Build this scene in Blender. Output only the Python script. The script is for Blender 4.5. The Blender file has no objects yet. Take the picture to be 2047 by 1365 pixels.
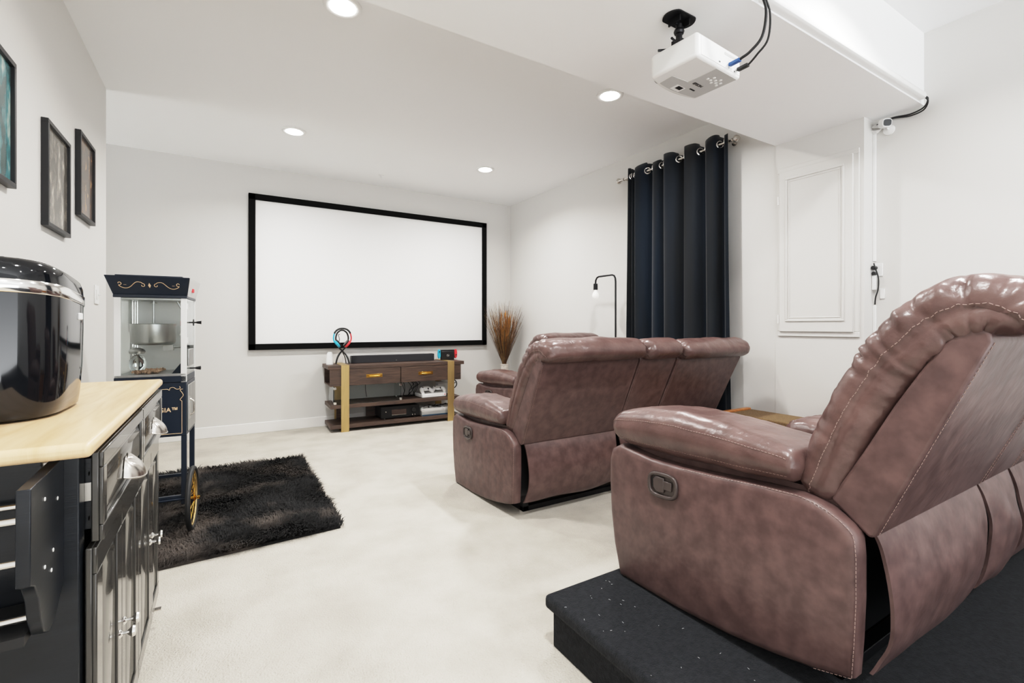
import bpy, bmesh, math, random
from math import sin, cos, pi, radians, sqrt, atan2
from mathutils import Vector, Matrix, noise
random.seed(7)
C = bpy.context.scene.collection
D = bpy.data

# ------------------------------------------------------------------ materials
def mat(name, col, rough=0.6, metal=0.0, var=0.0, vscale=8.0, vcol=None, bump=0.0, bscale=60.0, bdist=0.002,
        stretch=(1, 1, 1), coat=0.0, sheen=0.0, spec=None, trans=0.0, emit=None, ior=None, alpha=None, detail=4.0,
        contrast=(0.35, 0.65), bump2=None):
    m = D.materials.new(name); m.use_nodes = True
    nt = m.node_tree; N = nt.nodes; L = nt.links
    b = N['Principled BSDF']
    b.inputs['Base Color'].default_value = (*col, 1)
    b.inputs['Roughness'].default_value = rough
    b.inputs['Metallic'].default_value = metal
    b.inputs['Coat Weight'].default_value = coat
    b.inputs['Sheen Weight'].default_value = sheen
    b.inputs['Transmission Weight'].default_value = trans
    if spec is not None: b.inputs['Specular IOR Level'].default_value = spec
    if ior: b.inputs['IOR'].default_value = ior
    if alpha is not None: b.inputs['Alpha'].default_value = alpha
    if emit:
        b.inputs['Emission Color'].default_value = (*emit[0], 1); b.inputs['Emission Strength'].default_value = emit[1]
    tc = N.new('ShaderNodeTexCoord'); mp = N.new('ShaderNodeMapping'); mp.inputs['Scale'].default_value = stretch
    L.new(tc.outputs['Object'], mp.inputs['Vector'])
    if vcol is not None or var:
        n = N.new('ShaderNodeTexNoise'); n.inputs['Scale'].default_value = vscale; n.inputs['Detail'].default_value = detail
        L.new(mp.outputs[0], n.inputs['Vector'])
        r = N.new('ShaderNodeValToRGB')
        if vcol is None: vcol = tuple(c * (1 - var) for c in col)
        r.color_ramp.elements[0].position = contrast[0]; r.color_ramp.elements[1].position = contrast[1]
        r.color_ramp.elements[0].color = (*vcol, 1); r.color_ramp.elements[1].color = (*col, 1)
        L.new(n.outputs['Fac'], r.inputs[0]); L.new(r.outputs[0], b.inputs['Base Color'])
    prev = None
    for bb in ([(bump, bscale, bdist)] if bump else []) + (bump2 or []):
        n2 = N.new('ShaderNodeTexNoise'); n2.inputs['Scale'].default_value = bb[1]; n2.inputs['Detail'].default_value = 3
        L.new(mp.outputs[0], n2.inputs['Vector'])
        bp = N.new('ShaderNodeBump'); bp.inputs['Strength'].default_value = bb[0]; bp.inputs['Distance'].default_value = bb[2]
        L.new(n2.outputs['Fac'], bp.inputs['Height'])
        if prev: L.new(prev.outputs[0], bp.inputs['Normal'])
        L.new(bp.outputs[0], b.inputs['Normal']); prev = bp
    return m

def wood(name, c1, c2, scale=(1, 12, 12), rough=0.45, vs=3.0, spec=None):
    m = mat(name, c1, rough, bump=0.15, bscale=40, bdist=0.001, stretch=scale, spec=spec)
    nt = m.node_tree; N = nt.nodes; L = nt.links; b = N['Principled BSDF']
    mp = [n for n in N if n.type == 'MAPPING'][0]
    n = N.new('ShaderNodeTexNoise'); n.inputs['Scale'].default_value = vs; n.inputs['Detail'].default_value = 8
    n.inputs['Distortion'].default_value = 1.2
    L.new(mp.outputs[0], n.inputs['Vector'])
    r = N.new('ShaderNodeValToRGB'); r.color_ramp.elements[0].position = .3; r.color_ramp.elements[1].position = .7
    r.color_ramp.elements[0].color = (*c2, 1); r.color_ramp.elements[1].color = (*c1, 1)
    L.new(n.outputs['Fac'], r.inputs[0]); L.new(r.outputs[0], b.inputs['Base Color'])
    return m

M = {}
M['wall'] = mat('wall_paint', (.66, .65, .63), .75, bump=.05, bscale=300, bdist=.0005)
M['ceiling'] = mat('ceiling_paint', (.90, .905, .905), .85, bump=.05, bscale=250, bdist=.0005)
M['trim'] = mat('trim_paint', (.80, .79, .77), .4)
M['carpet'] = mat('beige_carpet', (.56, .522, .46), .95, vcol=(.44, .41, .358), vscale=4.0, detail=15, contrast=(.25, .60),
                  bump=1.0, bscale=150, bdist=.006, spec=.1, bump2=[(.7, 45, .005)])
M['black_carpet'] = mat('black_carpet', (.019, .021, .025), .95, var=.45, vscale=70, bump=.9, bscale=260, bdist=.004, spec=.25, sheen=.04)
M['leather'] = mat('brown_leather', (.138, .085, .079), .38, vcol=(.088, .052, .049), vscale=20, detail=8, contrast=(.36, .66),
                   bump=.07, bscale=300, bdist=.0008, spec=.5, bump2=[(.5, 9, .012)])
M['leather_soft'] = mat('brown_leather_gathered', (.142, .086, .078), .31, vcol=(.094, .054, .049), vscale=12, detail=5, contrast=(.36, .66),
                   bump=.20, bscale=480, bdist=.0008, spec=.6, bump2=[(.5, 9, .012), (.35, 34, .006)])
M['thread'] = mat('stitch_thread', (.30, .21, .185), .7)
M['dark_plastic'] = mat('dark_bronze_plastic', (.060, .045, .042), .25, spec=.6)
M['black'] = mat('black_plastic', (.012, .012, .013), .4)
M['black_frame'] = mat('black_felt_frame', (.004, .004, .004), .85, spec=.15)
M['black_metal'] = mat('black_metal', (.015, .015, .017), .35, .5)
M['gloss_black'] = mat('gloss_black', (.005, .006, .008), .07, coat=.15, spec=.5)
M['navy'] = mat('navy_velvet', (.003, .009, .019), .7, vcol=(.005, .006, .007), vscale=5, stretch=(1, 1, .08), sheen=.25, bump=.2, bscale=90, bdist=.002, spec=.15)
M['navy_paint'] = mat('navy_paint', (.012, .020, .036), .35)
M['cart_black'] = wood('cart_black_wood', (.010, .013, .018), (.005, .007, .010), (1, 1, 10), .3)
M['cart_gloss'] = mat('cart_satin_black', (.040, .038, .034), .24, coat=.6, spec=.6, bump=.1, bscale=15, bdist=.001, stretch=(1, 1, .05))
M['butcher'] = wood('rubberwood_top', (.78, .57, .35), (.62, .42, .23), (14, 1.2, 1), .33, 2.2)
M['walnut'] = wood('dark_walnut', (.115, .072, .052), (.045, .029, .024), (1.2, 9, 14), .5, 4.0)
M['orange_wood'] = wood('orange_wood', (.48, .19, .05), (.30, .10, .025), (9, 1, 9), .3)
M['brown_cloth'] = mat('brown_tweed', (.20, .125, .06), .9, var=.45, vscale=150, bump=.5, bscale=350, bdist=.002)
M['brass'] = mat('brushed_brass', (.60, .43, .20), .38, .75, var=.12, vscale=60, stretch=(1, 1, .1))
M['gold'] = mat('polished_gold', (.80, .50, .12), .2, 1.0)
M['gold_paint'] = mat('gold_paint', (.80, .56, .34), .5)
M['chrome'] = mat('chrome', (.80, .79, .77), .12, 1.0)
M['nickel'] = mat('brushed_nickel', (.62, .59, .55), .25, 1.0)
M['steel'] = mat('brushed_steel', (.55, .55, .54), .35, .95, var=.2, vscale=20, stretch=(1, 1, .2))
M['alu'] = mat('silver_aluminium', (.74, .74, .73), .35, .3)
M['white'] = mat('white_plastic', (.82, .82, .81), .3)
M['proj_white'] = mat('projector_white', (.84, .84, .83), .35)
M['pale_grey'] = mat('pale_grey_plastic', (.52, .52, .51), .4)
M['screen'] = mat('screen_fabric', (.90, .90, .895), .9, spec=.1)
M['glass'] = mat('clear_glass', (.94, .97, .96), .02, trans=1.0, ior=1.2)
M['red'] = mat('red_plastic', (.75, .05, .06), .35)
M['blue'] = mat('neon_blue_plastic', (.04, .42, .62), .35)
M['cable_blue'] = mat('blue_plug', (.03, .10, .30), .3)
M['amber'] = mat('dark_display', (.05, .025, .02), .15)
M['rubber'] = mat('black_rubber', (.02, .02, .02), .6)
M['blue_rubber'] = mat('blue_rubber', (.03, .09, .16), .5)
M['rug'] = mat('shag_pile', (.0035, .0033, .0035), .7, vcol=(.085, .070, .060), vscale=3.2, detail=4, contrast=(.36, .50), spec=.3)
M['vase'] = mat('white_ceramic', (.72, .66, .60), .45, var=.35, vscale=45, bump=.8, bscale=60, bdist=.006)
M['straw1'] = mat('brown_straw', (.13, .06, .025), .6, var=.5, vscale=30)
M['straw2'] = mat('orange_straw', (.48, .20, .04), .55, var=.4, vscale=30)
M['straw3'] = mat('tan_straw', (.42, .28, .12), .6, var=.4, vscale=30)
M['bulb'] = mat('bulb_glass', (.9, .88, .83), .15, emit=((1, .97, .9), .4))
M['lamp_glow'] = mat('led_diffuser', (1, 1, 1), .5, emit=((1, .97, .92), 40))
M['popcorn'] = mat('popcorn_bits', (.62, .42, .30), .8, var=.4, vscale=90)
M['speaker_cloth'] = mat('speaker_cloth', (.030, .030, .034), .9, bump=.3, bscale=300, bdist=.001)

def poster(name, dark, light, accent, sc):
    m = mat(name, dark, .16, spec=.7)
    nt = m.node_tree; N = nt.nodes; L = nt.links; b = N['Principled BSDF']
    mp = [n for n in N if n.type == 'MAPPING'][0]; mp.inputs['Scale'].default_value = (1, 7 * sc, 3 * sc)
    mp.inputs['Location'].default_value = (0, sc, sc * 2)
    n = N.new('ShaderNodeTexNoise'); n.inputs['Scale'].default_value = 2.2; n.inputs['Detail'].default_value = 6
    L.new(mp.outputs[0], n.inputs['Vector'])
    r = N.new('ShaderNodeValToRGB'); e = r.color_ramp.elements
    e[0].position = .45; e[0].color = (*dark, 1); e[1].position = .72; e[1].color = (*light, 1)
    x = e.new(.60); x.color = (*accent, 1)
    L.new(n.outputs['Fac'], r.inputs[0]); L.new(r.outputs[0], b.inputs['Base Color'])
    return m
M['poster_a'] = poster('poster_teal', (.05, .09, .09), (.55, .62, .55), (.10, .25, .27), 1.0)
M['poster_b'] = poster('poster_sepia_glare', (.11, .10, .085), (.62, .58, .50), (.26, .235, .20), 1.3)  # base tones lifted, washed-out glass glare put into the print colour
M['poster_c'] = poster('poster_amber', (.10, .085, .075), (.55, .36, .16), (.24, .15, .11), 1.7)

# ------------------------------------------------------------------ mesh builder
class MB:
    def __init__(s): s.v = []; s.f = []
    def add(s, vs, fs):
        o = len(s.v); s.v += [tuple(v) for v in vs]; s.f += [tuple(i + o for i in f) for f in fs]; return s
    def box(s, x0, x1, y0, y1, z0, z1):
        vs = [(x, y, z) for x in (x0, x1) for y in (y0, y1) for z in (z0, z1)]
        return s.add(vs, [(0, 1, 3, 2), (4, 6, 7, 5), (0, 4, 5, 1), (2, 3, 7, 6), (0, 2, 6, 4), (1, 5, 7, 3)])
    def hexa(s, bot, top):
        return s.add(list(bot) + list(top), [(3, 2, 1, 0), (4, 5, 6, 7), (0, 1, 5, 4), (1, 2, 6, 5), (2, 3, 7, 6), (3, 0, 4, 7)])
    def prism(s, prof, axis, a, b):
        def P(p, t):
            return {'x': (t, p[0], p[1]), 'y': (p[0], t, p[1]), 'z': (p[0], p[1], t)}[axis]
        n = len(prof); vs = [P(p, a) for p in prof] + [P(p, b) for p in prof]
        fs = [tuple(range(n))[::-1], tuple(range(n, 2 * n))] + [(i, (i + 1) % n, n + (i + 1) % n, n + i) for i in range(n)]
        return s.add(vs, fs)
    def tube(s, pts, r, n=8, closed=False, caps=True):
        pts = [Vector(p) for p in pts]; m = len(pts); vs = []; fs = []
        up = None
        for i, p in enumerate(pts):
            if closed: t = (pts[(i + 1) % m] - pts[i - 1])
            else: t = pts[min(i + 1, m - 1)] - pts[max(i - 1, 0)]
            t.normalize()
            if up is None:
                up = Vector((0, 0, 1)) if abs(t.z) < .9 else Vector((1, 0, 0))
            a = t.cross(up); a.normalize(); b = a.cross(t); b.normalize(); up = b
            rr = r[i] if isinstance(r, (list, tuple)) else r
            for k in range(n):
                q = 2 * pi * k / n; vs.append(p + a * (rr * cos(q)) + b * (rr * sin(q)))
        for i in range(m if closed else m - 1):
            for k in range(n):
                j = (i + 1) % m
                fs.append((i * n + k, i * n + (k + 1) % n, j * n + (k + 1) % n, j * n + k))
        if not closed and caps:
            fs.append(tuple(range(n))[::-1]); fs.append(tuple(range((m - 1) * n, m * n)))
        return s.add(vs, fs)
    def cyl(s, p0, p1, r, n=24, r2=None):
        return s.tube([p0, p1], [r, r if r2 is None else r2], n)
    def lathe(s, prof, c=(0, 0, 0), n=32, axis='z'):
        vs = []; m = len(prof)
        for r, z in prof:
            for k in range(n):
                q = 2 * pi * k / n
                p = (r * cos(q), r * sin(q), z)
                if axis == 'y': p = (p[0], p[2], p[1])
                if axis == 'x': p = (p[2], p[0], p[1])
                vs.append((p[0] + c[0], p[1] + c[1], p[2] + c[2]))
        fs = [(i * n + k, i * n + (k + 1) % n, (i + 1) * n + (k + 1) % n, (i + 1) * n + k) for i in range(m - 1) for k in range(n)]
        fs += [tuple(range(n))[::-1], tuple(range((m - 1) * n, m * n))]
        return s.add(vs, fs)
    def torus(s, c, R, r, axis='z', n=40, k=10):
        pts = []
        for i in range(n):
            q = 2 * pi * i / n; a, b = R * cos(q), R * sin(q)
            p = {'z': (a, b, 0), 'y': (a, 0, b), 'x': (0, a, b)}[axis]
            pts.append((p[0] + c[0], p[1] + c[1], p[2] + c[2]))
        return s.tube(pts, r, k, closed=True)
    def xf(s, mtx):
        s.v = [tuple(mtx @ Vector(v)) for v in s.v]; return s
    def build(s, name, m, parent=None, world=False, bevel=0, seg=2, smooth=35, sub=0):
        me = D.meshes.new(name)
        vs = s.v
        if world and parent is not None:
            l = parent.location; vs = [(v[0] - l.x, v[1] - l.y, v[2] - l.z) for v in vs]
        me.from_pydata(vs, [], s.f); me.update()
        bm = bmesh.new(); bm.from_mesh(me)
        bmesh.ops.recalc_face_normals(bm, faces=bm.faces); bm.to_mesh(me); bm.free()
        me.materials.append(m)
        if smooth:
            me.shade_smooth(); me.set_sharp_from_angle(angle=radians(smooth))
        o = D.objects.new(name, me); C.objects.link(o)
        if parent is not None: o.parent = parent
        if bevel:
            b = o.modifiers.new('bevel', 'BEVEL'); b.width = bevel; b.segments = seg; b.limit_method = 'ANGLE'; b.angle_limit = radians(35)
            b.harden_normals = False
            me.shade_smooth()
            if smooth: me.set_sharp_from_angle(angle=radians(80))
        if sub:
            q = o.modifiers.new('sub', 'SUBSURF'); q.levels = sub; q.render_levels = sub
        return o

def tag(o, label, cat, group=None, kind=None):
    if label: o['label'] = label
    if cat: o['category'] = cat
    if group: o['group'] = group
    if kind: o['kind'] = kind
    return o
def thing(name, label, cat, loc=(0, 0, 0), rz=0, group=None):
    o = D.objects.new(name, None); C.objects.link(o); o.location = loc; o.rotation_euler = (0, 0, rz)
    o.empty_display_size = .05
    return tag(o, label, cat, group)
def copy_tree(o, parent=None):
    c = o.copy(); C.objects.link(c); c.parent = parent
    for ch in list(o.children): copy_tree(ch, c)
    return c
def struct(o): o['kind'] = 'structure'; return o
def text_mb(body, size, ext, mtx, font_bold=False, spacing=1.0):
    cu = D.curves.new('t', 'FONT'); cu.body = body; cu.size = size; cu.extrude = ext; cu.align_x = 'CENTER'; cu.align_y = 'CENTER'
    cu.space_character = spacing
    if font_bold: cu.offset = size * .02
    ob = D.objects.new('t', cu); C.objects.link(ob)
    bpy.context.view_layer.update()
    me = ob.evaluated_get(bpy.context.evaluated_depsgraph_get()).to_mesh()
    b = MB(); b.add([mtx @ v.co for v in me.vertices], [tuple(p.vertices) for p in me.polygons])
    D.objects.remove(ob); D.curves.remove(cu)
    return b
def lerp_path(pts, n):
    """Catmull-Rom resample"""
    P = [Vector(p) for p in pts]; out = []
    m = len(P) - 1
    for i in range(n + 1):
        t = i / n * m; k = min(int(t), m - 1); u = t - k
        p0 = P[max(k - 1, 0)]; p1 = P[k]; p2 = P[k + 1]; p3 = P[min(k + 2, m)]
        out.append(.5 * ((2 * p1) + (p2 - p0) * u + (2 * p0 - 5 * p1 + 4 * p2 - p3) * u * u + (3 * p1 - p0 - 3 * p2 + p3) * u ** 3))
    return out

# ------------------------------------------------------------------ room
XR, XN, XL, YB, YC, ZC, ZN, ZS = 3.372, 3.49, -.677, 5.541, 4.267, 2.74, 2.805, 2.384
YS0, YS1, YREAR, XA, XA2 = 1.10, 1.902, -3.4, -4.2, -4.2
struct(MB().box(XA - .1, XN + .1, YREAR, YB + .1, -.1, 0).build('floor', M['carpet'], smooth=0))
struct(MB().box(XA - .1, XN + .1, YB, YB + .1, 0, 3.0).build('wall_back', M['wall'], smooth=0))
w = MB().box(XR, XN + .1, YS0 + .252, YB, 0, 3.0).box(XN, XN + .1, YREAR, YS0 + .252, 0, 3.0).box(XR - .006, XR, YS0 + .252, YS1 - .004, 0, ZS)
struct(w.build('wall_right', M['wall'], smooth=0))
struct(MB().box(XL - .1, XL, YREAR, YC, 0, 3.0).box(XA2, XL - .1, YC - .1, YC, 0, 3.0).build('wall_left', M['wall'], smooth=0))
struct(MB().box(XA, XR, YS1, YB, ZC, 3.0).build('ceiling', M['ceiling'], smooth=0))
struct(MB().box(XL, XN, YS0, YS1, ZS, 3.0).build('trim_1', M['ceiling'], smooth=0))
struct(MB().box(XL, XN, YREAR, YS0, ZN, 3.0).build('ceiling', M['ceiling'], smooth=0))
def baseboard(name, x0, x1, y0, y1, h=.108):
    b = MB().box(x0, x1, y0, y1, 0, h)
    return struct(b.build(name, M['trim'], bevel=.004))
baseboard('baseboard_back', XA, XR, YB - .014, YB)
baseboard('baseboard_left', XL, XL + .014, YREAR, YC)
baseboard('baseboard_right', XR - .02, XR - .0061, YS0 + .25, YB - .015)
baseboard('baseboard_near', XN - .014, XN, YREAR, YS0 + .25)

# access door on the right wall
d = thing('door_1', None, None, (XR - .006, 1.62, 1.6)); d['kind'] = 'structure'
x = XR - .006
fr = MB()
def frame(mb, x0, x1, y0, y1, z0, z1, t):
    mb.box(x0, x1, y0, y1, z0, z0 + t); mb.box(x0, x1, y0, y1, z1 - t, z1)
    mb.box(x0, x1, y0, y0 + t, z0 + t, z1 - t); mb.box(x0, x1, y1 - t, y1, z0 + t, z1 - t)
frame(fr, x - .010, x, 1.374, 1.878, 1.03, 2.205, .035)
fr.build('casing', M['wall'], d, True, bevel=.003)
dp = MB().box(x - .020, x - .003, 1.405, 1.862, 1.062, 2.175)
dp.build('panel', M['wall'], d, True, bevel=.003)
dm = MB(); frame(dm, x - .026, x - .019, 1.452, 1.818, 1.132, 2.125, .014); frame(dm, x - .023, x - .019, 1.474, 1.796, 1.154, 2.103, .008)
dm.build('moulding', M['wall'], d, True, bevel=.003)
for z in (1.15, 1.98):
    MB().cyl((x - .022, 1.868, z - .03), (x - .022, 1.868, z + .03), .005, 10).build('hinge', M['trim'], d, True)

# platform with nosing
pl = thing('carpeted_platform', 'low black carpeted riser step under the nearest brown loveseat', 'platform', (2.2, 0, 0))
MB().box(.975, XN - .016, YREAR, 1.318, 0, .125).build('riser', M['black_carpet'], pl, True, bevel=.004)
MB().box(.952, XN - .016, YREAR, 1.340, .128, .175).build('tread', M['black_carpet'], pl, True, bevel=.014, seg=3)
random.seed(3)
lint = MB()
for i in range(110):
    if i < 60: px, py = random.uniform(.965, 1.23), random.uniform(.2, 1.30)
    else: px, py = random.uniform(1.4, 3.1), random.uniform(-.1, .42)
    a = random.uniform(0, pi); l = random.uniform(.0008, .0035)
    dx, dy = cos(a) * l, sin(a) * l
    lint.tube([(px - dx, py - dy, .1757), (px + dx * .2, py + dy, .1762), (px + dx, py + dy, .1757)], .00045, 4)
lt = lint.build('carpet_lint', M['white'], smooth=0); tag(lt, 'white lint flecks scattered over the black platform carpet', 'lint', kind='stuff')

# ------------------------------------------------------------------ recessed lights
def downlight(x, y, z, label, power=17):
    t = thing('recessed_light', label, 'ceiling light', (x, y, z), group='recessed ceiling lights')
    MB().lathe([(.095, -.001), (.095, -.006), (.085, -.010), (.066, -.008), (.066, -.001)], n=40).build('trim_ring', M['white'], t)
    MB().lathe([(.066, -.003), (.063, -.010), (.045, -.017), (.02, -.020), (.001, -.0205)], n=32).build('diffuser', M['lamp_glow'], t)
    l = D.lights.new('downlight', 'AREA'); l.shape = 'DISK'; l.size = .13; l.energy = power; l.spread = radians(150); l.color = (1, .985, .965)
    o = D.objects.new('downlight', l); C.objects.link(o); o.location = (0, 0, -.023); o.parent = t
downlight(.532, 2.526, ZC, 'recessed ceiling light at the top of the photo, nearest left')
downlight(.525, 4.36, ZC, 'recessed ceiling light above the left edge of the projector screen')
downlight(2.354, 2.508, ZC, 'recessed ceiling light just left of the projector')
downlight(2.354, 4.371, ZC, 'recessed ceiling light above the right end of the screen')
for x_, y_ in ((.53, .62), (2.35, .60), (.53, -1.2), (2.35, -1.2)):
    l = D.lights.new('downlight_near', 'AREA'); l.shape = 'DISK'; l.size = .13; l.energy = 17; l.spread = radians(140); l.color = (1, .985, .965)
    o = D.objects.new('downlight_near', l); C.objects.link(o); o.location = (x_, y_, ZN - .012)
sp = MB().lathe([(.030, 0), (.030, -.004), (.012, -.006), (.008, -.022), (.014, -.026), (.014, -.028), (.002, -.028)], (1.485, 5.136, ZC), 20)
tag(sp.build('fire_sprinkler', M['white']), 'small white sprinkler head in the ceiling above the screen', 'sprinkler')

# ------------------------------------------------------------------ projector screen
s = thing('projector_screen', 'wide white projector screen in a black frame on the back wall', 'screen', (1.61, YB, 1.65))
f = MB(); x0, x1, z0, z1, t = .24, 2.985, .855, 2.455, .062
for (a, b, c2, d2) in ((x0, x1, z0, z0 + t), (x0, x1, z1 - t, z1), (x0, x0 + t, z0, z1), (x1 - t, x1, z0, z1)):
    f.box(a, b, YB - .042, YB - .004, c2, d2)
f.build('frame', M['black_frame'], s, True, bevel=.003)
MB().box(x0 + .02, x1 - .02, YB - .022, YB - .006, z0 + .02, z1 - .02).build('screen_surface', M['screen'], s, True)

# ------------------------------------------------------------------ wall posters
def poster_frame(y0, y1, z0, z1, m, label):
    t = thing('framed_poster', label, 'picture', (XL, (y0 + y1) / 2, (z0 + z1) / 2), group='framed posters on the left wall')
    f = MB(); X0, X1, w_ = XL + .001, XL + .026, .018
    for (a, b, c2, d2) in ((y0, y1, z0, z0 + w_), (y0, y1, z1 - w_, z1), (y0, y0 + w_, z0 + w_, z1 - w_), (y1 - w_, y1, z0 + w_, z1 - w_)):
        f.box(X0, X1, a, b, c2, d2)
    f.build('frame', M['black'], t, True, bevel=.001)
    MB().box(X0, XL + .014, y0 + .01, y1 - .01, z0 + .01, z1 - .01).build('poster_print', m, t, True)
    return t
poster_frame(2.11, 2.483, 1.612, 2.078, M['poster_a'], 'black framed teal and green poster cut off at the left edge')
poster_frame(2.868, 3.240, 1.548, 2.024, M['poster_b'], 'black framed sepia poster, middle one of three on the left wall')
poster_frame(3.442, 3.796, 1.708, 2.175, M['poster_c'], 'black framed dark amber poster nearest the popcorn machine')
sw = thing('light_switch', 'white wall switch plate between the ice maker and popcorn machine', 'switch', (XL, 3.96, 1.30))
MB().box(XL, XL + .006, 3.90, 4.015, 1.24, 1.36).build('plate', M['white'], sw, True, bevel=.002)
MB().box(XL + .006, XL + .010, 3.925, 3.955, 1.27, 1.33).box(XL + .006, XL + .022, 3.982, 3.990, 1.295, 1.306).build('toggle', M['white'], sw, True, bevel=.001)

# ------------------------------------------------------------------ loft for upholstery
def rrect(hw, ht, r, nx, nt_, na):
    """perimeter points of a rounded rectangle, CCW from +x side; returns list (a,b)"""
    r = min(r, hw * .98, ht * .98); P = []
    for cx, cy, a0 in ((hw - r, ht - r, 0), (-(hw - r), ht - r, pi / 2), (-(hw - r), -(ht - r), pi), (hw - r, -(ht - r), 3 * pi / 2)):
        for k in range(na + 1):
            q = a0 + pi / 2 * k / na; P.append((cx + r * cos(q), cy + r * sin(q)))
        nxt = {0: nx, 1: nt_, 2: nx, 3: nt_}[[0, pi / 2, pi, 3 * pi / 2].index(a0)]
        if cx > 0 and cy > 0: e = (-(hw - r), ht)
        elif cx < 0 and cy > 0: e = (-hw, -(ht - r))
        elif cx < 0: e = (hw - r, -ht)
        else: e = (hw, ht - r)
        l = P[-1]
        for k in range(1, nxt): P.append((l[0] + (e[0] - l[0]) * k / nxt, l[1] + (e[1] - l[1]) * k / nxt))
    return P
def loft(path, xc, hw, ht, r, crown=0, disp=None, nx=14, nt_=4, na=6, endr=.05, taper=.0):
    """path: list of (y,z); section spanned by x and the in-plane normal. hw/ht/r functions of s in 0..1"""
    P = [Vector((0, p[0], p[1])) for p in path]; m = len(P)
    L = [0]
    for i in range(1, m): L.append(L[-1] + (P[i] - P[i - 1]).length)
    T = L[-1]; grid = []
    for i in range(m):
        t = (P[min(i + 1, m - 1)] - P[max(i - 1, 0)]).normalized(); n = Vector((0, -t.z, t.y))  # normal
        s_ = L[i] / T; d_ = min(L[i], T - L[i])
        e = 1.0 if d_ >= endr else sqrt(max(0, 1 - (1 - d_ / endr) ** 2))
        H = ht(s_); W = hw(s_)
        Hh = max(H * (.10 + .90 * e), .002); Ww = W - endr * .75 * (1 - e)
        sec = rrect(Ww, Hh, min(r(s_), Hh), nx, nt_, na)
        row = []
        for j, (a, b) in enumerate(sec):
            bb = b * (1 + crown * (1 - (a / Ww) ** 2))
            p = P[i] + n * bb + Vector((xc + a, 0, 0))
            if disp: p = p + disp(s_, a / Ww, b / Hh, p, n, e)
            row.append(p)
        grid.append(row)
    return grid, T
def grid_mb(grid):
    b = MB(); m, n = len(grid), len(grid[0])
    vs = [p for r in grid for p in r]
    fs = [(i * n + j, i * n + (j + 1) % n, (i + 1) * n + (j + 1) % n, (i + 1) * n + j) for i in range(m - 1) for j in range(n)]
    fs += [tuple(range(n))[::-1], tuple(range((m - 1) * n, m * n))]
    return b.add(vs, fs)
def stitch(pts, mb, dash=.0065, gap=.0035, r=.0009):
    pts = [Vector(p) for p in pts]; L = [0]
    for i in range(1, len(pts)): L.append(L[-1] + (pts[i] - pts[i - 1]).length)
    def at(d):
        for i in range(1, len(L)):
            if L[i] >= d: return pts[i - 1].lerp(pts[i], (d - L[i - 1]) / max(L[i] - L[i - 1], 1e-9))
        return pts[-1]
    d = 0
    while d + dash < L[-1]:
        mb.tube([at(d), at(d + dash / 2), at(d + dash)], r, 4); d += dash + gap
    return mb

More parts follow.
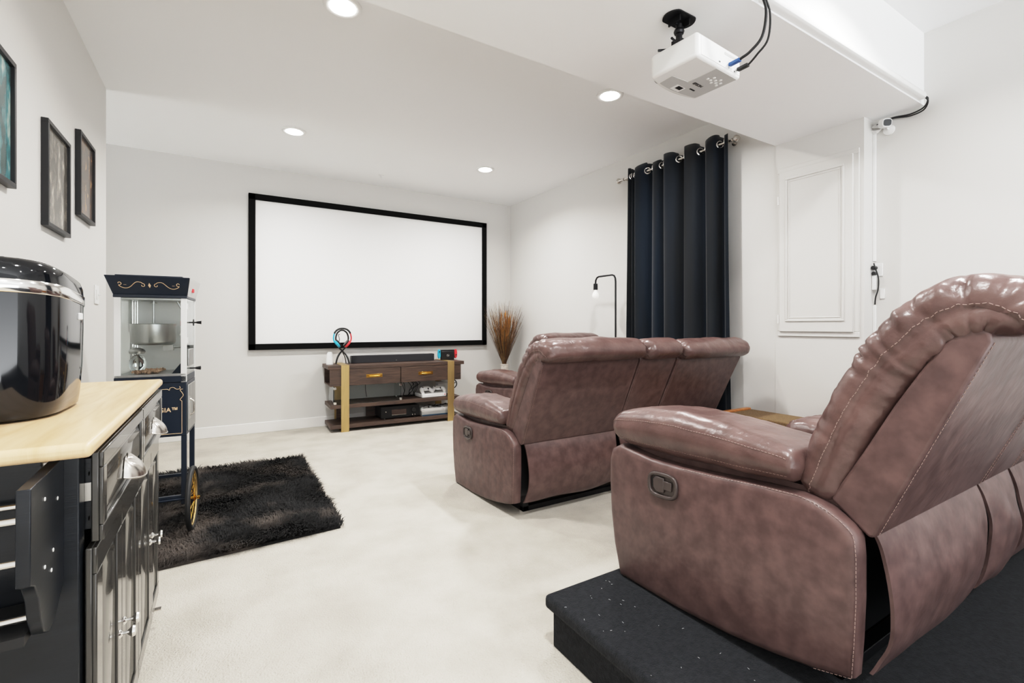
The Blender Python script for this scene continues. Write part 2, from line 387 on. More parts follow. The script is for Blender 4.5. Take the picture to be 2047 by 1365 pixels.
# ------------------------------------------------------------------ recliner sofas
SIDE = [(.763, .0), (.795, .108), (.812, .22), (.819, .33), (.818, .42), (.805, .462), (.763, .485), (.70, .476), (.609, .466), (.49, .468), (.372, .475),
        (.221, .488), (.125, .492), (.085, .487), (.053, .476), (.028, .463), (.007, .448), (-.004, .436), (-.009, .420), (-.012, .38), (-.012, .28), (-.008, .18), (-.002, .091),
        (.09, .062), (.189, .040), (.321, .018), (.507, .003), (.65, .0)]
INNER = [(.064, .493), (-.008, .626), (-.068, .743), (-.122, .837), (-.175, .905)]
def make_sofa(name, label, sections, loc, rz, reclines=None):
    root = thing(name, label, 'sofa' if len(sections) > 1 else 'armchair', loc, rz)
    W = .035 * 2 + sum(w_ for _, w_ in sections)
    Lm, Ls = M['leather'], M['leather_soft']
    for side in (0, 1):
        mir = (lambda x: x) if side == 0 else (lambda x: W - x)
        # outer side panel
        n = len(SIDE); b = MB()
        def ring(x, ins):
            cy = sum(p[0] for p in SIDE) / n; cz = sum(p[1] for p in SIDE) / n; out = []
            for i, p in enumerate(SIDE):
                a = Vector(SIDE[i - 1]); c_ = Vector(SIDE[(i + 1) % n]); t = (c_ - a).normalized(); nn = Vector((-t.y, t.x))
                if nn.dot(Vector(p) - Vector((cy, cz))) > 0: nn = -nn
                q = Vector(p) + nn * ins; out.append((mir(x), q.x, q.y))
            return out
        rings = [ring(.0, .022), ring(.0025, .011), ring(.009, .003), ring(.02, 0), ring(.050, 0), ring(.058, .004)]
        vs = [p for r_ in rings for p in r_]
        fs = [(i * n + j, i * n + (j + 1) % n, (i + 1) * n + (j + 1) % n, (i + 1) * n + j) for i in range(len(rings) - 1) for j in range(n)]
        fs += [tuple(range(n)), tuple(range((len(rings) - 1) * n, len(rings) * n))]
        b.add(vs, fs); ap = b.build('arm_side', Lm, root, smooth=50)
        sm = MB(); rr = ring(.006, .0035)
        stitch([(p[0] + (-.001 if side == 0 else .001), p[1], p[2]) for p in rr[9:24]], sm)
        rr = ring(-.0002, .016)
        sm.build('seam', M['thread'], ap, smooth=0)
        # inner arm walls
        a0, a1 = sorted((mir(.18), mir(.215))); MB().box(a0, a1, .16, .80, .08, .50).build('arm_inner_panel', Lm, root, bevel=.012)
        a0, a1 = sorted((mir(.057), mir(.20))); MB().box(a0, a1, .735, .80, .06, .475).build('arm_front_panel', Lm, root, bevel=.012)
        a0, a1 = sorted((mir(.05), mir(.2))); MB().box(a0, a1, .03, .735, .44, .505).build('arm_frame', Lm, root)
        # pad
        tops = [(.122, .590), (.160, .604), (.226, .614), (.338, .628), (.511, .638), (.64, .630), (.74, .614), (.79, .600), (.812, .592)]
        bots = [(.122, .520), (.160, .514), (.226, .508), (.338, .499), (.511, .490), (.64, .488), (.74, .494), (.79, .502), (.812, .508)]
        us = [1 - (1 - k / 10) ** 2 for k in range(10)]; us = [u_ * .07 for u_ in us] + [.07 + .83 * k / 34 for k in range(34)] + [.90 + .10 * (1 - (1 - k / 14) ** 2) for k in range(15)]
        tpp = lerp_path([(0, *p) for p in tops], 200); btp = lerp_path([(0, *p) for p in bots], 200)
        tp = [tpp[int(round(u_ * 200))] for u_ in us]; bt = [btp[int(round(u_ * 200))] for u_ in us]
        yy_ = [.122 + .69 * u_ for u_ in us]
        def ati(P, y):
            for q in range(1, len(P)):
                if P[q].y >= y: f_ = (y - P[q - 1].y) / max(P[q].y - P[q - 1].y, 1e-6); return P[q - 1].z + (P[q].z - P[q - 1].z) * f_
            return P[-1].z
        path = []; half = []; ends = []
        for y in yy_:
            zt, zb = ati(tpp, y), ati(btp, y); dA, dB = y - .122, .812 - y
            e = min(1, sqrt(max(0, 1 - (1 - min(1, dA / .022)) ** 2))) * min(1, sqrt(max(0, 1 - (1 - min(1, dB / .055)) ** 2)))
            path.append((y, (zt + zb) / 2)); half.append(max((zt - zb) / 2 * (.06 + .94 * e), .003)); ends.append(e)
        grid = []; mm = len(path)
        for i in range(mm):
            s_ = i / (mm - 1)
            hw = .130 - .05 * (1 - ends[i])
            sec = rrect(hw, half[i], half[i] * .95, 12, 2, 7); row = []
            for (a, b_) in sec:
                u_ = a / hw; v_ = b_ / half[i]
                z = path[i][1] + b_ * (1 + .05 * (1 - u_ * u_))
                x = mir(.118 + a)
                if side == 1: pass
                nz = noise.noise(Vector((x * 14 + loc[0], path[i][0] * 9, z * 14))) * .005 + noise.noise(Vector((x * 30, path[i][0] * 34, z * 30 + loc[1]))) * .0022
                g = -.004 * math.exp(-((v_ - .35) / .08) ** 2) * (abs(u_) > .6) - .003 * math.exp(-((v_ + .55) / .08) ** 2) * (abs(u_) > .6)
                k = 1 + (nz + g) / .07
                row.append(Vector((x if abs(u_) < .5 else mir(.118 + a * (1 + g * 6)), path[i][0], path[i][1] + (z - path[i][1]) * k)))
            grid.append(row)
        pad = grid_mb(grid).build('arm_pad', Ls, root, smooth=60)
        J = min(range(len(grid[20])), key=lambda j: abs((grid[20][j].z - path[20][1]) / half[20] - .42) + (0 if (grid[20][j].x < mir(.118)) == (side == 0) else 9))
        J2 = min(range(len(grid[20])), key=lambda j: abs((grid[20][j].z - path[20][1]) / half[20] + .62) + (0 if (grid[20][j].x < mir(.118)) == (side == 0) else 9))
        for j in (J, J2):
            stitch([grid[i][j] + Vector((-.0012 if side == 0 else .0012, 0, .0006)) for i in range(3, mm - 5)], MB()).build('seam', M['thread'], pad, smooth=0)
        if side == 0:
            h = thing('x', None, None); D.objects.remove(h)
            pb = MB(); N_ = 36; pts = []
            for k in range(N_):
                q = 2 * pi * k / N_; a = .056 * abs(cos(q)) ** .6 * (1 if cos(q) > 0 else -1); c_ = .037 * abs(sin(q)) ** .6 * (1 if sin(q) > 0 else -1)
                pts.append((.553 + a, .393 + c_ - a * .05))
            rp = pb.tube([(-.006, p[0], p[1]) for p in pts], .007, 8, closed=True)
            pb.prism(pts, 'x', -.0035, .004)
            hp = pb.build('recline_handle', M['dark_plastic'], root, smooth=50)
            lv = MB().box(-.010, -.002, .515, .552, .381, .411)
            lv.prism([(.545, .370), (.575, .366), (.590, .380), (.592, .408), (.578, .420), (.545, .419)], 'x', -.011, -.003)
            lv.build('lever', M['dark_plastic'], hp, bevel=.003)
            MB().prism([(.580, .372), (.600, .378), (.602, .408), (.582, .418)], 'x', -.0050, -.0036).build('recess', M['black'], hp)
    # under frame
    MB().box(.06, W - .06, .06, .72, .10, .40).build('seat_frame', M['black'], root)
    MB().box(.12, W - .12, .07, .105, .0, .03).box(.12, W - .12, .62, .655, 0, .03).box(.12, .16, .07, .655, 0, .10).box(W - .16, W - .12, .07, .655, 0, .10).build('floor_rail', M['black_metal'], root, bevel=.002)
    x = .035; k_ = 0
    for si, (kind, wd) in enumerate(sections):
        x0, x1 = x, x + wd; x = x1
        first, last = si == 0, si == len(sections) - 1
        xc = (x0 + x1) / 2; hw0 = wd / 2 - .003
        rc = (reclines or [0] * 9)[si]
        def rot(y, z):   # recline about the lower back corner
            c_, s_ = cos(rc), sin(rc); Y, Z = y - .05, z - .46
            return (.05 + Y * c_ - Z * s_, .46 + Y * s_ + Z * c_)
        # back shell
        prof = [(.064, .493), (-.008, .626), (-.068, .743), (-.122, .837), (-.165, .90), (-.20, .925), (-.228, .915), (-.231, .892), (-.139, .680), (-.033, .430), (-.02, .424)]
        prof = [rot(*p) for p in prof]
        sh = MB().prism(prof, 'x', x0 + (.006 if first else .001), x1 - (.006 if last else .001)).build('backrest', Lm, root, bevel=.012, seg=3)
        for xx, sg in ((x0 + .016, 1), (x1 - .016, -1)):
            pts = [Vector((xx, *rot(-.231 - .0012, .892))), Vector((xx, *rot(-.139 - .0016, .680))), Vector((xx, *rot(-.033 - .0016, .430)))]
            stitch([(p.x, p.y, p.z) for p in pts], MB()).build('seam', M['thread'], sh, smooth=0)
        # gathered cushion, up the front and rolling over the top
        cp = [(.112, .480), (.095, .520), (.062, .610), (.030, .690), (-.012, .775), (-.055, .845), (-.105, .905), (-.158, .948), (-.215, .962), (-.258, .944), (-.278, .912)]
        cpath = [(p.y, p.z) for p in lerp_path([(0, *rot(*p)) for p in cp], 110)]
        ex = .010 if (first or last) else 0
        seedv = si * 3.1 + loc[1]
        def disp(s_, u_, v_, p, n_, e):
            edge = max(0, abs(u_) - .55) / .45
            soft = noise.noise(Vector((p.x * 7 + seedv, s_ * 7, v_ * .5))) * .007 + noise.noise(Vector((p.x * 22, s_ * 20 + seedv, v_))) * .0028
            roll = max(0, min(1, (s_ - .42) / .15)) * max(0, min(1, (1.02 - s_) / .08))
            w1 = noise.noise(Vector((s_ * 7 + seedv, u_ * 1.5, 0))); w2 = noise.noise(Vector((s_ * 15 + seedv * 2, u_ * 2.5, v_)))
            fr_ = max(0, min(1, (.02 - v_) / .35))
            cr1 = (1 - abs(noise.noise(Vector((s_ * 15 + seedv, u_ * 1.6 + v_ * .5, 3.1))))) ** 9; cr2 = (1 - abs(noise.noise(Vector((s_ * 30 + seedv, u_ * 2.2, v_ + 7))))) ** 10
            gat = (sin(s_ * 70 + 12 * w1) * .0052 * max(0, w2) - .0075 * cr1 - .0040 * cr2 + w2 * .004 + .004) * roll * edge * (.35 + .65 * fr_)
            gat += (noise.noise(Vector((s_ * 12 + seedv, u_ * 2, v_ * .8))) * .0035 - .0030 * cr1) * edge
            groove = -.0035 * math.exp(-((v_ - .05) / .14) ** 2) * (1 if abs(u_) > .93 else 0)
            return n_ * (1 if v_ > 0 else -1) * (soft * (1 - .3 * edge) + gat) + Vector((1 if u_ > 0 else -1, 0, 0)) * (groove + gat * .7 * (1 if abs(u_) > .9 else 0))
        ht = lambda s_: .064 + .006 * math.exp(-((s_ - .72) / .2) ** 2)
        wdf = (lambda s_: hw0 + ex * .8) if first or last else (lambda s_: hw0 - .004)
        grid, T = loft(cpath, xc, wdf, ht, lambda s_: .052, crown=.10, disp=disp, nx=30, nt_=6, na=8, endr=.05)
        cu = grid_mb(grid).build('back_cushion', Ls, root, smooth=70)
        # side seam running along the middle of the cushion's side
        n_ = len(grid[0])
        for sg in (-1, 1):
            line = []
            for i in range(4, len(grid) - 4):
                ctr = Vector((xc, *cpath[i]))
                j = min(range(n_), key=lambda q: abs((grid[i][q] - ctr).dot(Vector((0, cpath[min(i + 1, len(cpath) - 1)][1] - cpath[i - 1][1], -(cpath[min(i + 1, len(cpath) - 1)][0] - cpath[i - 1][0]))).normalized()) - .010) + (0 if (grid[i][q].x - xc) * sg > hw0 * .8 else 9))
                line.append(grid[i][j] + Vector((.0012 * sg, 0, 0)))
            stitch(line[::2], MB()).build('seam', M['thread'], cu, smooth=0)
        # rear flap below the shell
        fx0, fx1 = x0 + (.030 if first else .006), x1 - (.030 if last else .006)
        fp = [rot(-.022, .436), (-.040, .39), (-.053, .32), (-.058, .25), (-.050, .17), (-.030, .11), (-.018, .085)]
        fpath = lerp_path([(0, *p) for p in fp], 24); b = MB(); nxf = 20; vs = []; fs = []
        for layer in (0, 1):
            for i, p in enumerate(fpath):
                s_ = i / 24
                for k in range(nxf + 1):
                    u_ = k / nxf * 2 - 1
                    bul = .014 * (1 - u_ ** 2) * sin(pi * s_) + noise.noise(Vector((k * .22 + si * 5, i * .16, loc[0]))) * .012 * sin(pi * min(1, s_ * 1.2) / 1.1)
                    inset = .018 * sin(pi * s_) * (1 if u_ < 0 else -1) * abs(u_) ** 4
                    zz = p.z + (.012 * (abs(u_) ** 3) - .006 * sin(u_ * 5 + si)) * s_ ** 3 + (.018 if last else 0) * s_ ** 4 * (u_ > .2)
                    vs.append((fx0 + (fx1 - fx0) * (u_ + 1) / 2 + inset, p.y - bul + layer * .008, zz))
        row = nxf + 1; NN = 25 * row
        for layer in (0, 1):
            for i in range(24):
                for k in range(nxf):
                    q = layer * NN + i * row + k; fs.append((q, q + 1, q + row + 1, q + row))
        for i in range(24):
            for k in (0, nxf):
                q = i * row + k; fs.append((q, q + row, q + row + NN, q + NN))
        for k in range(nxf):
            for i in (0, 24):
                q = i * row + k; fs.append((q, q + 1, q + 1 + NN, q + NN))
        b.add(vs, fs); b.build('rear_flap', Lm, root, smooth=60)
        # seats
        sx0 = x0 + (.185 if first else .004); sx1 = x1 - (.185 if last else .004)
        if kind == 'seat':
            sp_ = [(p.y, p.z) for p in lerp_path([(0, .12, .36), (0, .30, .355), (0, .55, .345), (0, .70, .335), (0, .785, .30), (0, .815, .24), (0, .815, .16), (0, .805, .08)], 50)]
            def d2(s_, u_, v_, p, n_, e):
                return n_ * (noise.noise(Vector((p.x * 9, s_ * 9, si + loc[1]))) * .008 - .016 * math.exp(-((s_ - .33) / .02) ** 2) * (v_ > 0))
            g2, _ = loft(sp_, (sx0 + sx1) / 2, lambda s_: (sx1 - sx0) / 2 - .004, lambda s_: .058, lambda s_: .05, crown=.18, disp=d2, endr=.04)
            grid_mb(g2).build('seat_cushion', Ls, root, smooth=60)
        else:
            MB().box(x0 + .004, x1 - .004, .06, .82, .08, .36).build('console_body', Lm, root, bevel=.02, seg=3)
            MB().box(x0 + .02, x1 - .02, .06, .54, .36, .45).build('console_box', Lm, root, bevel=.015, seg=3)
            def d3(s_, u_, v_, p, n_, e):
                ed = max(0, (s_ - .72) / .28)
                return n_ * (1 if v_ > 0 else -1) * (sin(u_ * 34 + 4 * noise.noise(Vector((u_ * 5, s_ * 4, 2)))) * .005 * ed + noise.noise(Vector((u_ * 6, s_ * 9, si))) * .005)
            g2, _ = loft([(p.y, p.z) for p in lerp_path([(0, .10, .475), (0, .3, .48), (0, .50, .48), (0, .59, .465)], 50)], xc, lambda s_: wd / 2 - .006, lambda s_: .045, lambda s_: .04, crown=.2, disp=d3, nx=24, endr=.05)
            grid_mb(g2).build('console_armrest', Ls, root, smooth=60)
    return root

sec = [('seat', .735), ('console', .325), ('seat', .70)]
sec_n = [('seat', .735), ('console', .325), ('seat', .80)]; sec = [('seat', .735), ('console', .325), ('seat', .675)]
near = make_sofa('reclining_sofa', 'large brown leather reclining loveseat in the foreground on the black platform', sec_n, (1.262, .534, .175), 0)
far = make_sofa('reclining_sofa', 'brown leather reclining loveseat seen from behind on the beige carpet', sec, (1.405, 2.29, .0), 0, [0, .02, .05])
chair = make_sofa('recliner_chair', 'brown leather recliner beyond the middle loveseat, beside the floor lamp', [('seat', .74)], (2.444, 3.80, 0), radians(6))

# ------------------------------------------------------------------ curtain
random.seed(11)
RX, RZ = XR - .080, 2.505
cr = thing('curtain_rod', 'silver curtain rod with ball finials on the right wall', 'curtain rod', (RX, 2.75, RZ))
MB().cyl((RX, 2.19, RZ), (RX, 3.34, RZ), .0095, 16).build('rod', M['nickel'], cr, True)
for y_, sg in ((2.19, -1), (3.34, 1)):
    MB().lathe([(.010, 0), (.014, .004), (.014, .010), (.008, .014), (.018, .022), (.027, .034), (.028, .044), (.022, .056), (.010, .064), (.001, .066)], (0, 0, 0), 24, 'y').xf(
        Matrix.Translation((RX, y_, RZ)) @ Matrix.Scale(sg, 4, (0, 1, 0))).build('finial', M['nickel'], cr, True)
for y_ in (2.215, 3.315):
    MB().cyl((RX, y_, RZ), (XR - .004, y_, RZ), .006, 12).cyl((XR - .008, y_, RZ), (XR - .0005, y_, RZ), .02, 20).torus((RX, y_, RZ), .012, .004, 'y', 20, 8).build('bracket', M['nickel'], cr, True)
ct = thing('curtain', 'floor length navy velvet grommet curtain on the right wall', 'curtain', (RX, 2.72, 0))
# fold centre line in plan: control points along y with alternating x
ys = [3.245, 3.225, 3.20, 3.185, 3.155, 3.14, 3.11, 3.03, 2.99, 2.955, 2.93, 2.875, 2.84, 2.80, 2.72, 2.68, 2.645, 2.615, 2.595, 2.575, 2.49, 2.455, 2.42, 2.395, 2.36, 2.31, 2.28, 2.25, 2.225, 2.20]
xs = [.0, -.032, .024, -.024, .028, -.034, -.037, -.010, .030, .028, -.030, -.034, .016, -.037, -.034, -.012, .032, .030, -.028, -.036, -.030, .018, .034, -.030, -.038, -.024, .030, .028, -.036, -.030]
NS, NZ = 260, 40
cl_top = lerp_path([(RX + x_, y_, 0) for x_, y_ in zip(xs, ys)], NS)
b = MB(); vs = []; fs = []; TOP, BOT = 2.555, .03
for iz in range(NZ + 1):
    t_ = iz / NZ; z = TOP + (BOT - TOP) * t_
    for i, p in enumerate(cl_top):
        q = i / NS
        amp = 1 + (.12 * sin(q * 9 + 1) + .10 * sin(q * 37)) * t_
        yy = 2.72 + (p.y - 2.72) * (1 + .03 * t_) + .012 * sin(q * 21 + t_ * 2.5) * t_
        xx = RX + (p.x - RX) * amp + .004 * sin(q * 60 + t_ * 5) * t_
        top = .018 * sin(q * 31) * (1 - t_) ** 8 + .018 * (1 - t_) ** 8 * (-.2 if p.x > RX else .5)
        vs.append((min(xx, XR - .03), yy, z + top))
for iz in range(NZ):
    for i in range(NS):
        k = iz * (NS + 1) + i; fs.append((k, k + 1, k + NS + 2, k + NS + 1))
b.add(vs, fs); cm = b.build('cloth', M['navy'], ct, True, smooth=80)
so = cm.modifiers.new('solid', 'SOLIDIFY'); so.thickness = .003; so.offset = 0
# grommets where the cloth crosses the rod
prev = cl_top[0].x - RX
for i in range(1, NS):
    cur = cl_top[i].x - RX
    if prev * cur < 0 or cur == 0:
        p = cl_top[i]; t = (cl_top[i + 1] - cl_top[i - 1]).normalized(); n_ = Vector((t.y, -t.x, 0))
        g = MB().torus((0, 0, 0), .026, .0055, 'x', 28, 8)
        g.xf(Matrix.Translation((p.x, p.y, RZ)) @ Matrix.Rotation(atan2(n_.y, n_.x), 4, 'Z')); g.build('grommet', M['chrome'], ct, True)
    prev = cur

# ------------------------------------------------------------------ floor lamp
lp = thing('floor_lamp', 'thin black floor lamp with a hooked arm and bare bulb', 'lamp', (3.18, 3.30, 0))
MB().lathe([(.11, 0), (.11, .012), (.10, .018), (.012, .02), (.011, .03)], (3.18, 3.31, 0), 36).build('base', M['black_metal'], lp, True)
pts = [(3.18, 3.31, .02), (3.18, 3.31, .8), (3.18, 3.31, 1.52), (3.18, 3.315, 1.555), (3.18, 3.33, 1.578), (3.18, 3.355, 1.588), (3.18, 3.45, 1.588), (3.18, 3.545, 1.588), (3.18, 3.572, 1.578), (3.18, 3.588, 1.555), (3.18, 3.592, 1.52)]
MB().tube(pts, .0085, 12).build('pole', M['black_metal'], lp, True)
MB().lathe([(.010, 0), (.021, -.004), (.022, -.06), (.019, -.064)], (3.18, 3.592, 1.525), 24).build('socket', M['black_metal'], lp, True)
MB().lathe([(.012, 0), (.016, -.015), (.028, -.035), (.033, -.055), (.030, -.075), (.018, -.090), (.002, -.096)], (3.18, 3.592, 1.462), 24).build('bulb', M['bulb'], lp, True)

# ------------------------------------------------------------------ vase with dried grass
VX, VY = 3.10, 5.24
v = MB().lathe([(.06, 0), (.085, .04), (.105, .16), (.10, .28), (.075, .42), (.052, .52), (.047, .58), (.056, .615), (.050, .618), (.040, .60), (.03, .5)], (VX, VY, 0), 40)
tag(v.build('floor_vase', M['vase']), 'cream textured floor vase in the corner right of the screen', 'vase')
gr = thing('dried_grass', 'tall spray of brown and orange dried grasses in the corner vase', 'dried plant', (VX, VY, .62))
random.seed(5)
for nm, mm_, n_, sp_, hh, rad in (('dark_stalks', M['straw1'], 300, .29, .84, .0024), ('orange_stalks', M['straw2'], 75, .19, .72, .0045), ('tan_stalks', M['straw3'], 90, .29, .88, .0018)):
    b = MB()
    for i in range(n_):
        a = random.uniform(0, 2 * pi); q = sqrt(random.random()); R = sp_ * q; h = hh * random.uniform(.62, 1.0) * (1 - .12 * q)
        ex_, ey_ = R * cos(a), R * sin(a) * .7
        if VX + ex_ > XR - .03: ex_ = XR - .03 - VX
        if VY + ey_ > YB - .06: ey_ = YB - .06 - VY
        cur = random.uniform(-.04, .04); bx = ex_ * .09; by = ey_ * .09
        pts = [(VX + bx * .3, VY + by * .3, .45), (VX + bx, VY + by, .62)]
        for t_ in (.3, .6, .85, 1.0):
            pts.append((VX + bx + (ex_ - bx) * t_ ** 1.1 + cur * sin(t_ * 3) * .4, VY + by + (ey_ - by) * t_ + cur * .3 * t_, .62 + h * t_))
        pts = lerp_path(pts, 9); r0 = rad * random.uniform(.7, 1.3)
        b.tube(pts, [r0 * (1 - .75 * k / 9) for k in range(10)], 4)
    o = b.build(nm, mm_, gr, True, smooth=60); o['kind'] = 'stuff'
b = MB()
for i in range(44):
    a = random.uniform(0, 2 * pi); R = random.uniform(.02, .12); z = random.uniform(.9, 1.25); c_ = Vector((VX + R * cos(a), VY - abs(R * sin(a)) * .8, z))
    L_ = random.uniform(.05, .14); tl = Vector((random.uniform(-.25, .25), random.uniform(-.1, .1), 1)).normalized()
    sd = Vector((cos(a + 1), sin(a + 1), 0)) * random.uniform(.006, .012)
    b.add([c_ - tl * L_, c_ + sd, c_ + tl * L_, c_ - sd], [(0, 1, 2, 3)])
b.build('leaves', M['straw2'], gr, True)

# ------------------------------------------------------------------ media console
an = atan2(-.037, 1.181)
KO = Matrix.Translation((1.096, 5.11, 0)) @ Matrix.Rotation(an, 4, 'Z')
cs = thing('media_console', 'dark walnut media console with brass straps below the screen', 'console', (1.096, 5.11, 0), an)
MB().box(-.161, 1.353, .005, .405, .652, .690).build('top_slab', M['walnut'], cs, bevel=.0015)
MB().box(-.142, .02, .012, .03, .476, .652).box(1.17, 1.314, .012, .03, .476, .652).box(-.142, 1.314, .385, .395, .476, .652).box(-.142, 1.314, .03, .385, .476, .488).box(-.095, -.085, .03, .385, .488, .652).box(1.27, 1.28, .03, .385, .488, .652).build('drawer_case', M['walnut'], cs, bevel=.001)
for x0, x1, hc in ((.022, .590, .306), (.598, 1.168, .880)):
    dr = MB().box(x0, x1, .004, .024, .480, .648).build('drawer', M['walnut'], cs, bevel=.0015)
    hb = MB().box(hc - .085, hc + .085, .000, .0035, .553, .588).tube([(hc - .058, .001, .571), (hc - .055, -.018, .571), (hc + .055, -.018, .571), (hc + .058, .001, .571)], .006, 8)
    hb.build('handle', M['gold'], dr, bevel=.001)
MB().box(-.137, 1.308, .005, .39, .245, .282).build('middle_shelf', M['walnut'], cs, bevel=.0015)
MB().box(-.137, 1.308, .005, .39, .035, .072).build('bottom_shelf', M['walnut'], cs, bevel=.0015)
for x0 in (-.034, 1.145):
    st = MB().box(x0, x0 + .080, -.004, .004, 0, .694).box(x0, x0 + .080, -.004, .409, .6905, .6945).box(x0, x0 + .080, .406, .413, 0, .694).box(x0, x0 + .08, .004, .406, 0, .006)
    st.build('brass_strap', M['brass'], cs, bevel=.0008)
MB().box(-.10, .60, .030, .036, .284, .474).build('glass_pane', M['glass'], cs)
MB().box(-.105, -.100, .04, .36, .284, .474).build('glass_pane', M['glass'], cs)
MB().box(.602, .607, .04, .30, .284, .474).build('glass_pane', M['glass'], cs)
b = MB()
for xx in (-.105, .585):
    for z in (.285, .44):
        b.box(xx, xx + .028, .020, .044, z, z + .026)
for xx in (-.105, .60):
    for z in (.285, .44): b.box(xx, xx + .012, .22, .25, z, z + .026)
b.build('glass_clip', M['chrome'], cs, bevel=.002)
MB().box(.30, .40, .36, .372, .0725, .245).box(-.02, .10, .36, .372, .0725, .2445).build('rear_brace', M['walnut'], cs)
def local(x, y, z=0): return KO @ Vector((x, y, z))
def kthing(name, label, cat, x, y, z, rz=0, group=None):
    p = local(x, y); return thing(name, label, cat, (p.x, p.y, z), an + rz, group)
# AV receiver
t = kthing('av_receiver', 'black audio receiver on the console bottom shelf', 'receiver', .615, .09, .0725)
MB().box(-.215, .215, .0, .28, .012, .135).build('case', M['black'], t, bevel=.003)
MB().box(-.217, .217, -.008, .0, .010, .137).build('front_panel', M['black_metal'], t, bevel=.002)
MB().box(-.10, .065, -.010, -.007, .045, .100).build('display', M['amber'], t)
MB().box(-.10, .065, -.0115, -.009, .040, .043).build('trim_line', M['nickel'], t)
MB().lathe([(.026, 0), (.026, -.018), (.022, -.021), (.001, -.021)], (.150, -.006, .082), 28, 'y').build('volume_knob', M['black'], t)
for xx, zz in ((-.165, .082), (.135, .030), (.163, .030)):
    MB().lathe([(.006, 0), (.006, -.009), (.001, -.010)], (xx, -.006, zz), 16, 'y').build('button', M['nickel'], t)
for xx in (-.17, .17):
    for yy in (.03, .25): MB().cyl((xx, yy, 0), (xx, yy, .012), .014, 16).build('foot', M['nickel'], t)
# slim white game console, controllers, router
t = kthing('game_console', 'flat white game console on the middle shelf holding two controllers', 'game console', 1.00, .04, .2825, radians(4))
MB().box(-.15, .15, 0, .23, .004, .044).build('case', M['white'], t, bevel=.003)
MB().box(-.145, .145, .003, .227, 0, .004).build('foot_plate', M['black'], t)
MB().lathe([(.006, 0), (.006, -.002), (.001, -.002)], (.128, 0, .026), 14, 'y').build('power_button', M['red'], t)
def controller(x, y, z, rz, rx, label):
    t = thing('game_controller', label, 'controller', (0, 0, 0), 0, 'white game controllers on the media console')
    p = local(x, y); t.location = (p.x, p.y, z); t.rotation_euler = (rx, 0, an + rz)
    g = lerp_path([(-.070, -.055, .010), (-.066, -.02, .014), (-.045, .022, .018), (0, .028, .018), (.045, .022, .018), (.066, -.02, .014), (.070, -.055, .010)], 22)
    MB().tube(g, [.014 + .012 * sin(pi * min(1, (k + .5) / 23)) ** .6 for k in range(23)], 10).box(-.03, .03, -.012, .03, .008, .032).build('body', M['white'], t, bevel=.003)
    for xx, yy in ((-.042, .018), (.022, -.006)): MB().lathe([(.009, 0), (.006, .006), (.009, .014), (.001, .015)], (xx, yy, .028), 12).build('thumbstick', M['black'], t)
    return t
controller(.922, .13, .3480, .3, .5, 'white controller lying at the left on the flat white console')
controller(1.085, .14, .3480, -.35, .45, 'white controller lying at the right on the flat white console')
t = kthing('router', 'upright white ribbed network box at the right of the middle shelf', 'router', 1.205, .272, .2825)
b = MB().box(-.075, .075, 0, .10, 0, .145)
for k in range(7): b.box(-.070 + k * .02, -.060 + k * .02, -.003, .0, .008, .137)
b.build('case', M['white'], t, bevel=.003)
MB().box(-.07, .07, -.0035, -.001, .125, .135).build('status_strip', M['pale_grey'], t)
t = kthing('storage_box', 'long white lidless box of small gear on the bottom shelf', 'box', 1.045, .06, .0725)
b = MB(); b.box(-.19, .20, 0, .006, 0, .085).box(-.19, .20, .24, .246, 0, .085).box(-.19, -.184, 0, .246, 0, .085).box(.194, .20, 0, .246, 0, .085).box(-.19, .2, 0, .246, 0, .055)
b.build('tray', M['white'], t, bevel=.002)
MB().box(-.188, .198, -.002, .0, .0, .014).build('base_trim', M['blue_rubber'], t)
for i, (x_, y_, a_) in enumerate(((.93, .12, .15), (1.052, .17, -.1), (1.175, .12, .1))):
    controller(x_, y_, .130, a_, .15, ['white controller in the bottom tray, beside the receiver', 'white controller in the middle of the bottom shelf tray', 'white controller in the bottom tray, against the brass strap'][i])
random.seed(2)
b = MB()
for k in range(9):
    x0 = .66 + random.uniform(0, .14); z0 = .30
    pts = [local(x0, .32, .47), local(x0 + random.uniform(.02, .12), .28, .43), local(x0 + random.uniform(-.04, .12), .22, .36), local(x0 + random.uniform(0, .12), .25, .292), local(x0 + .18, .27, .288)]
    b.tube(lerp_path(pts, 20), .0032, 6)
tag(b.build('cable_bundle', M['black']), 'tangle of black cables hanging behind the flat white console', 'cables', kind='stuff')
b = MB()
for k in range(10):
    x0 = .88 + k * .033; pts = [local(x0, .19, .15), local(x0 + .03, .09 + .03 * sin(k), .185), local(x0 + .07, .14, .178 + .01 * sin(k * 3)), local(x0 + .05, .2, .15)]
    b.tube(lerp_path(pts, 14), .0042, 6)
tag(b.build('cable_pile', M['black']), 'black charging cords heaped over the bottom shelf tray', 'cables', kind='stuff')
tag(MB().tube([local(.30, .40, .47), local(.305, .41, .36), local(.315, .40, .29)], .003, 6).build('power_cord', M['black']), 'single black cord hanging behind the console glass', 'cord')
# spoked wheel controller at far right behind strap
t = kthing('racing_wheel', 'black spoked game wheel sticking out behind the right brass strap', 'game wheel', 1.345, .33, .385)
b = MB().torus((0, 0, 0), .052, .007, 'y', 36, 8)
for k in range(3):
    a = k * 2 * pi / 3 + .4; b.tube([(0, 0, 0), (.05 * cos(a), 0, .05 * sin(a))], .006, 6)
b.cyl((0, -.01, 0), (0, .01, 0), .016, 16); b.build('rim', M['black'], t)
MB().box(-.085, .005, .012, .030, -.1025, -.090).cyl((0, .012, 0), (0, .017, -.07), .007, 8).build('stand', M['black'], t)
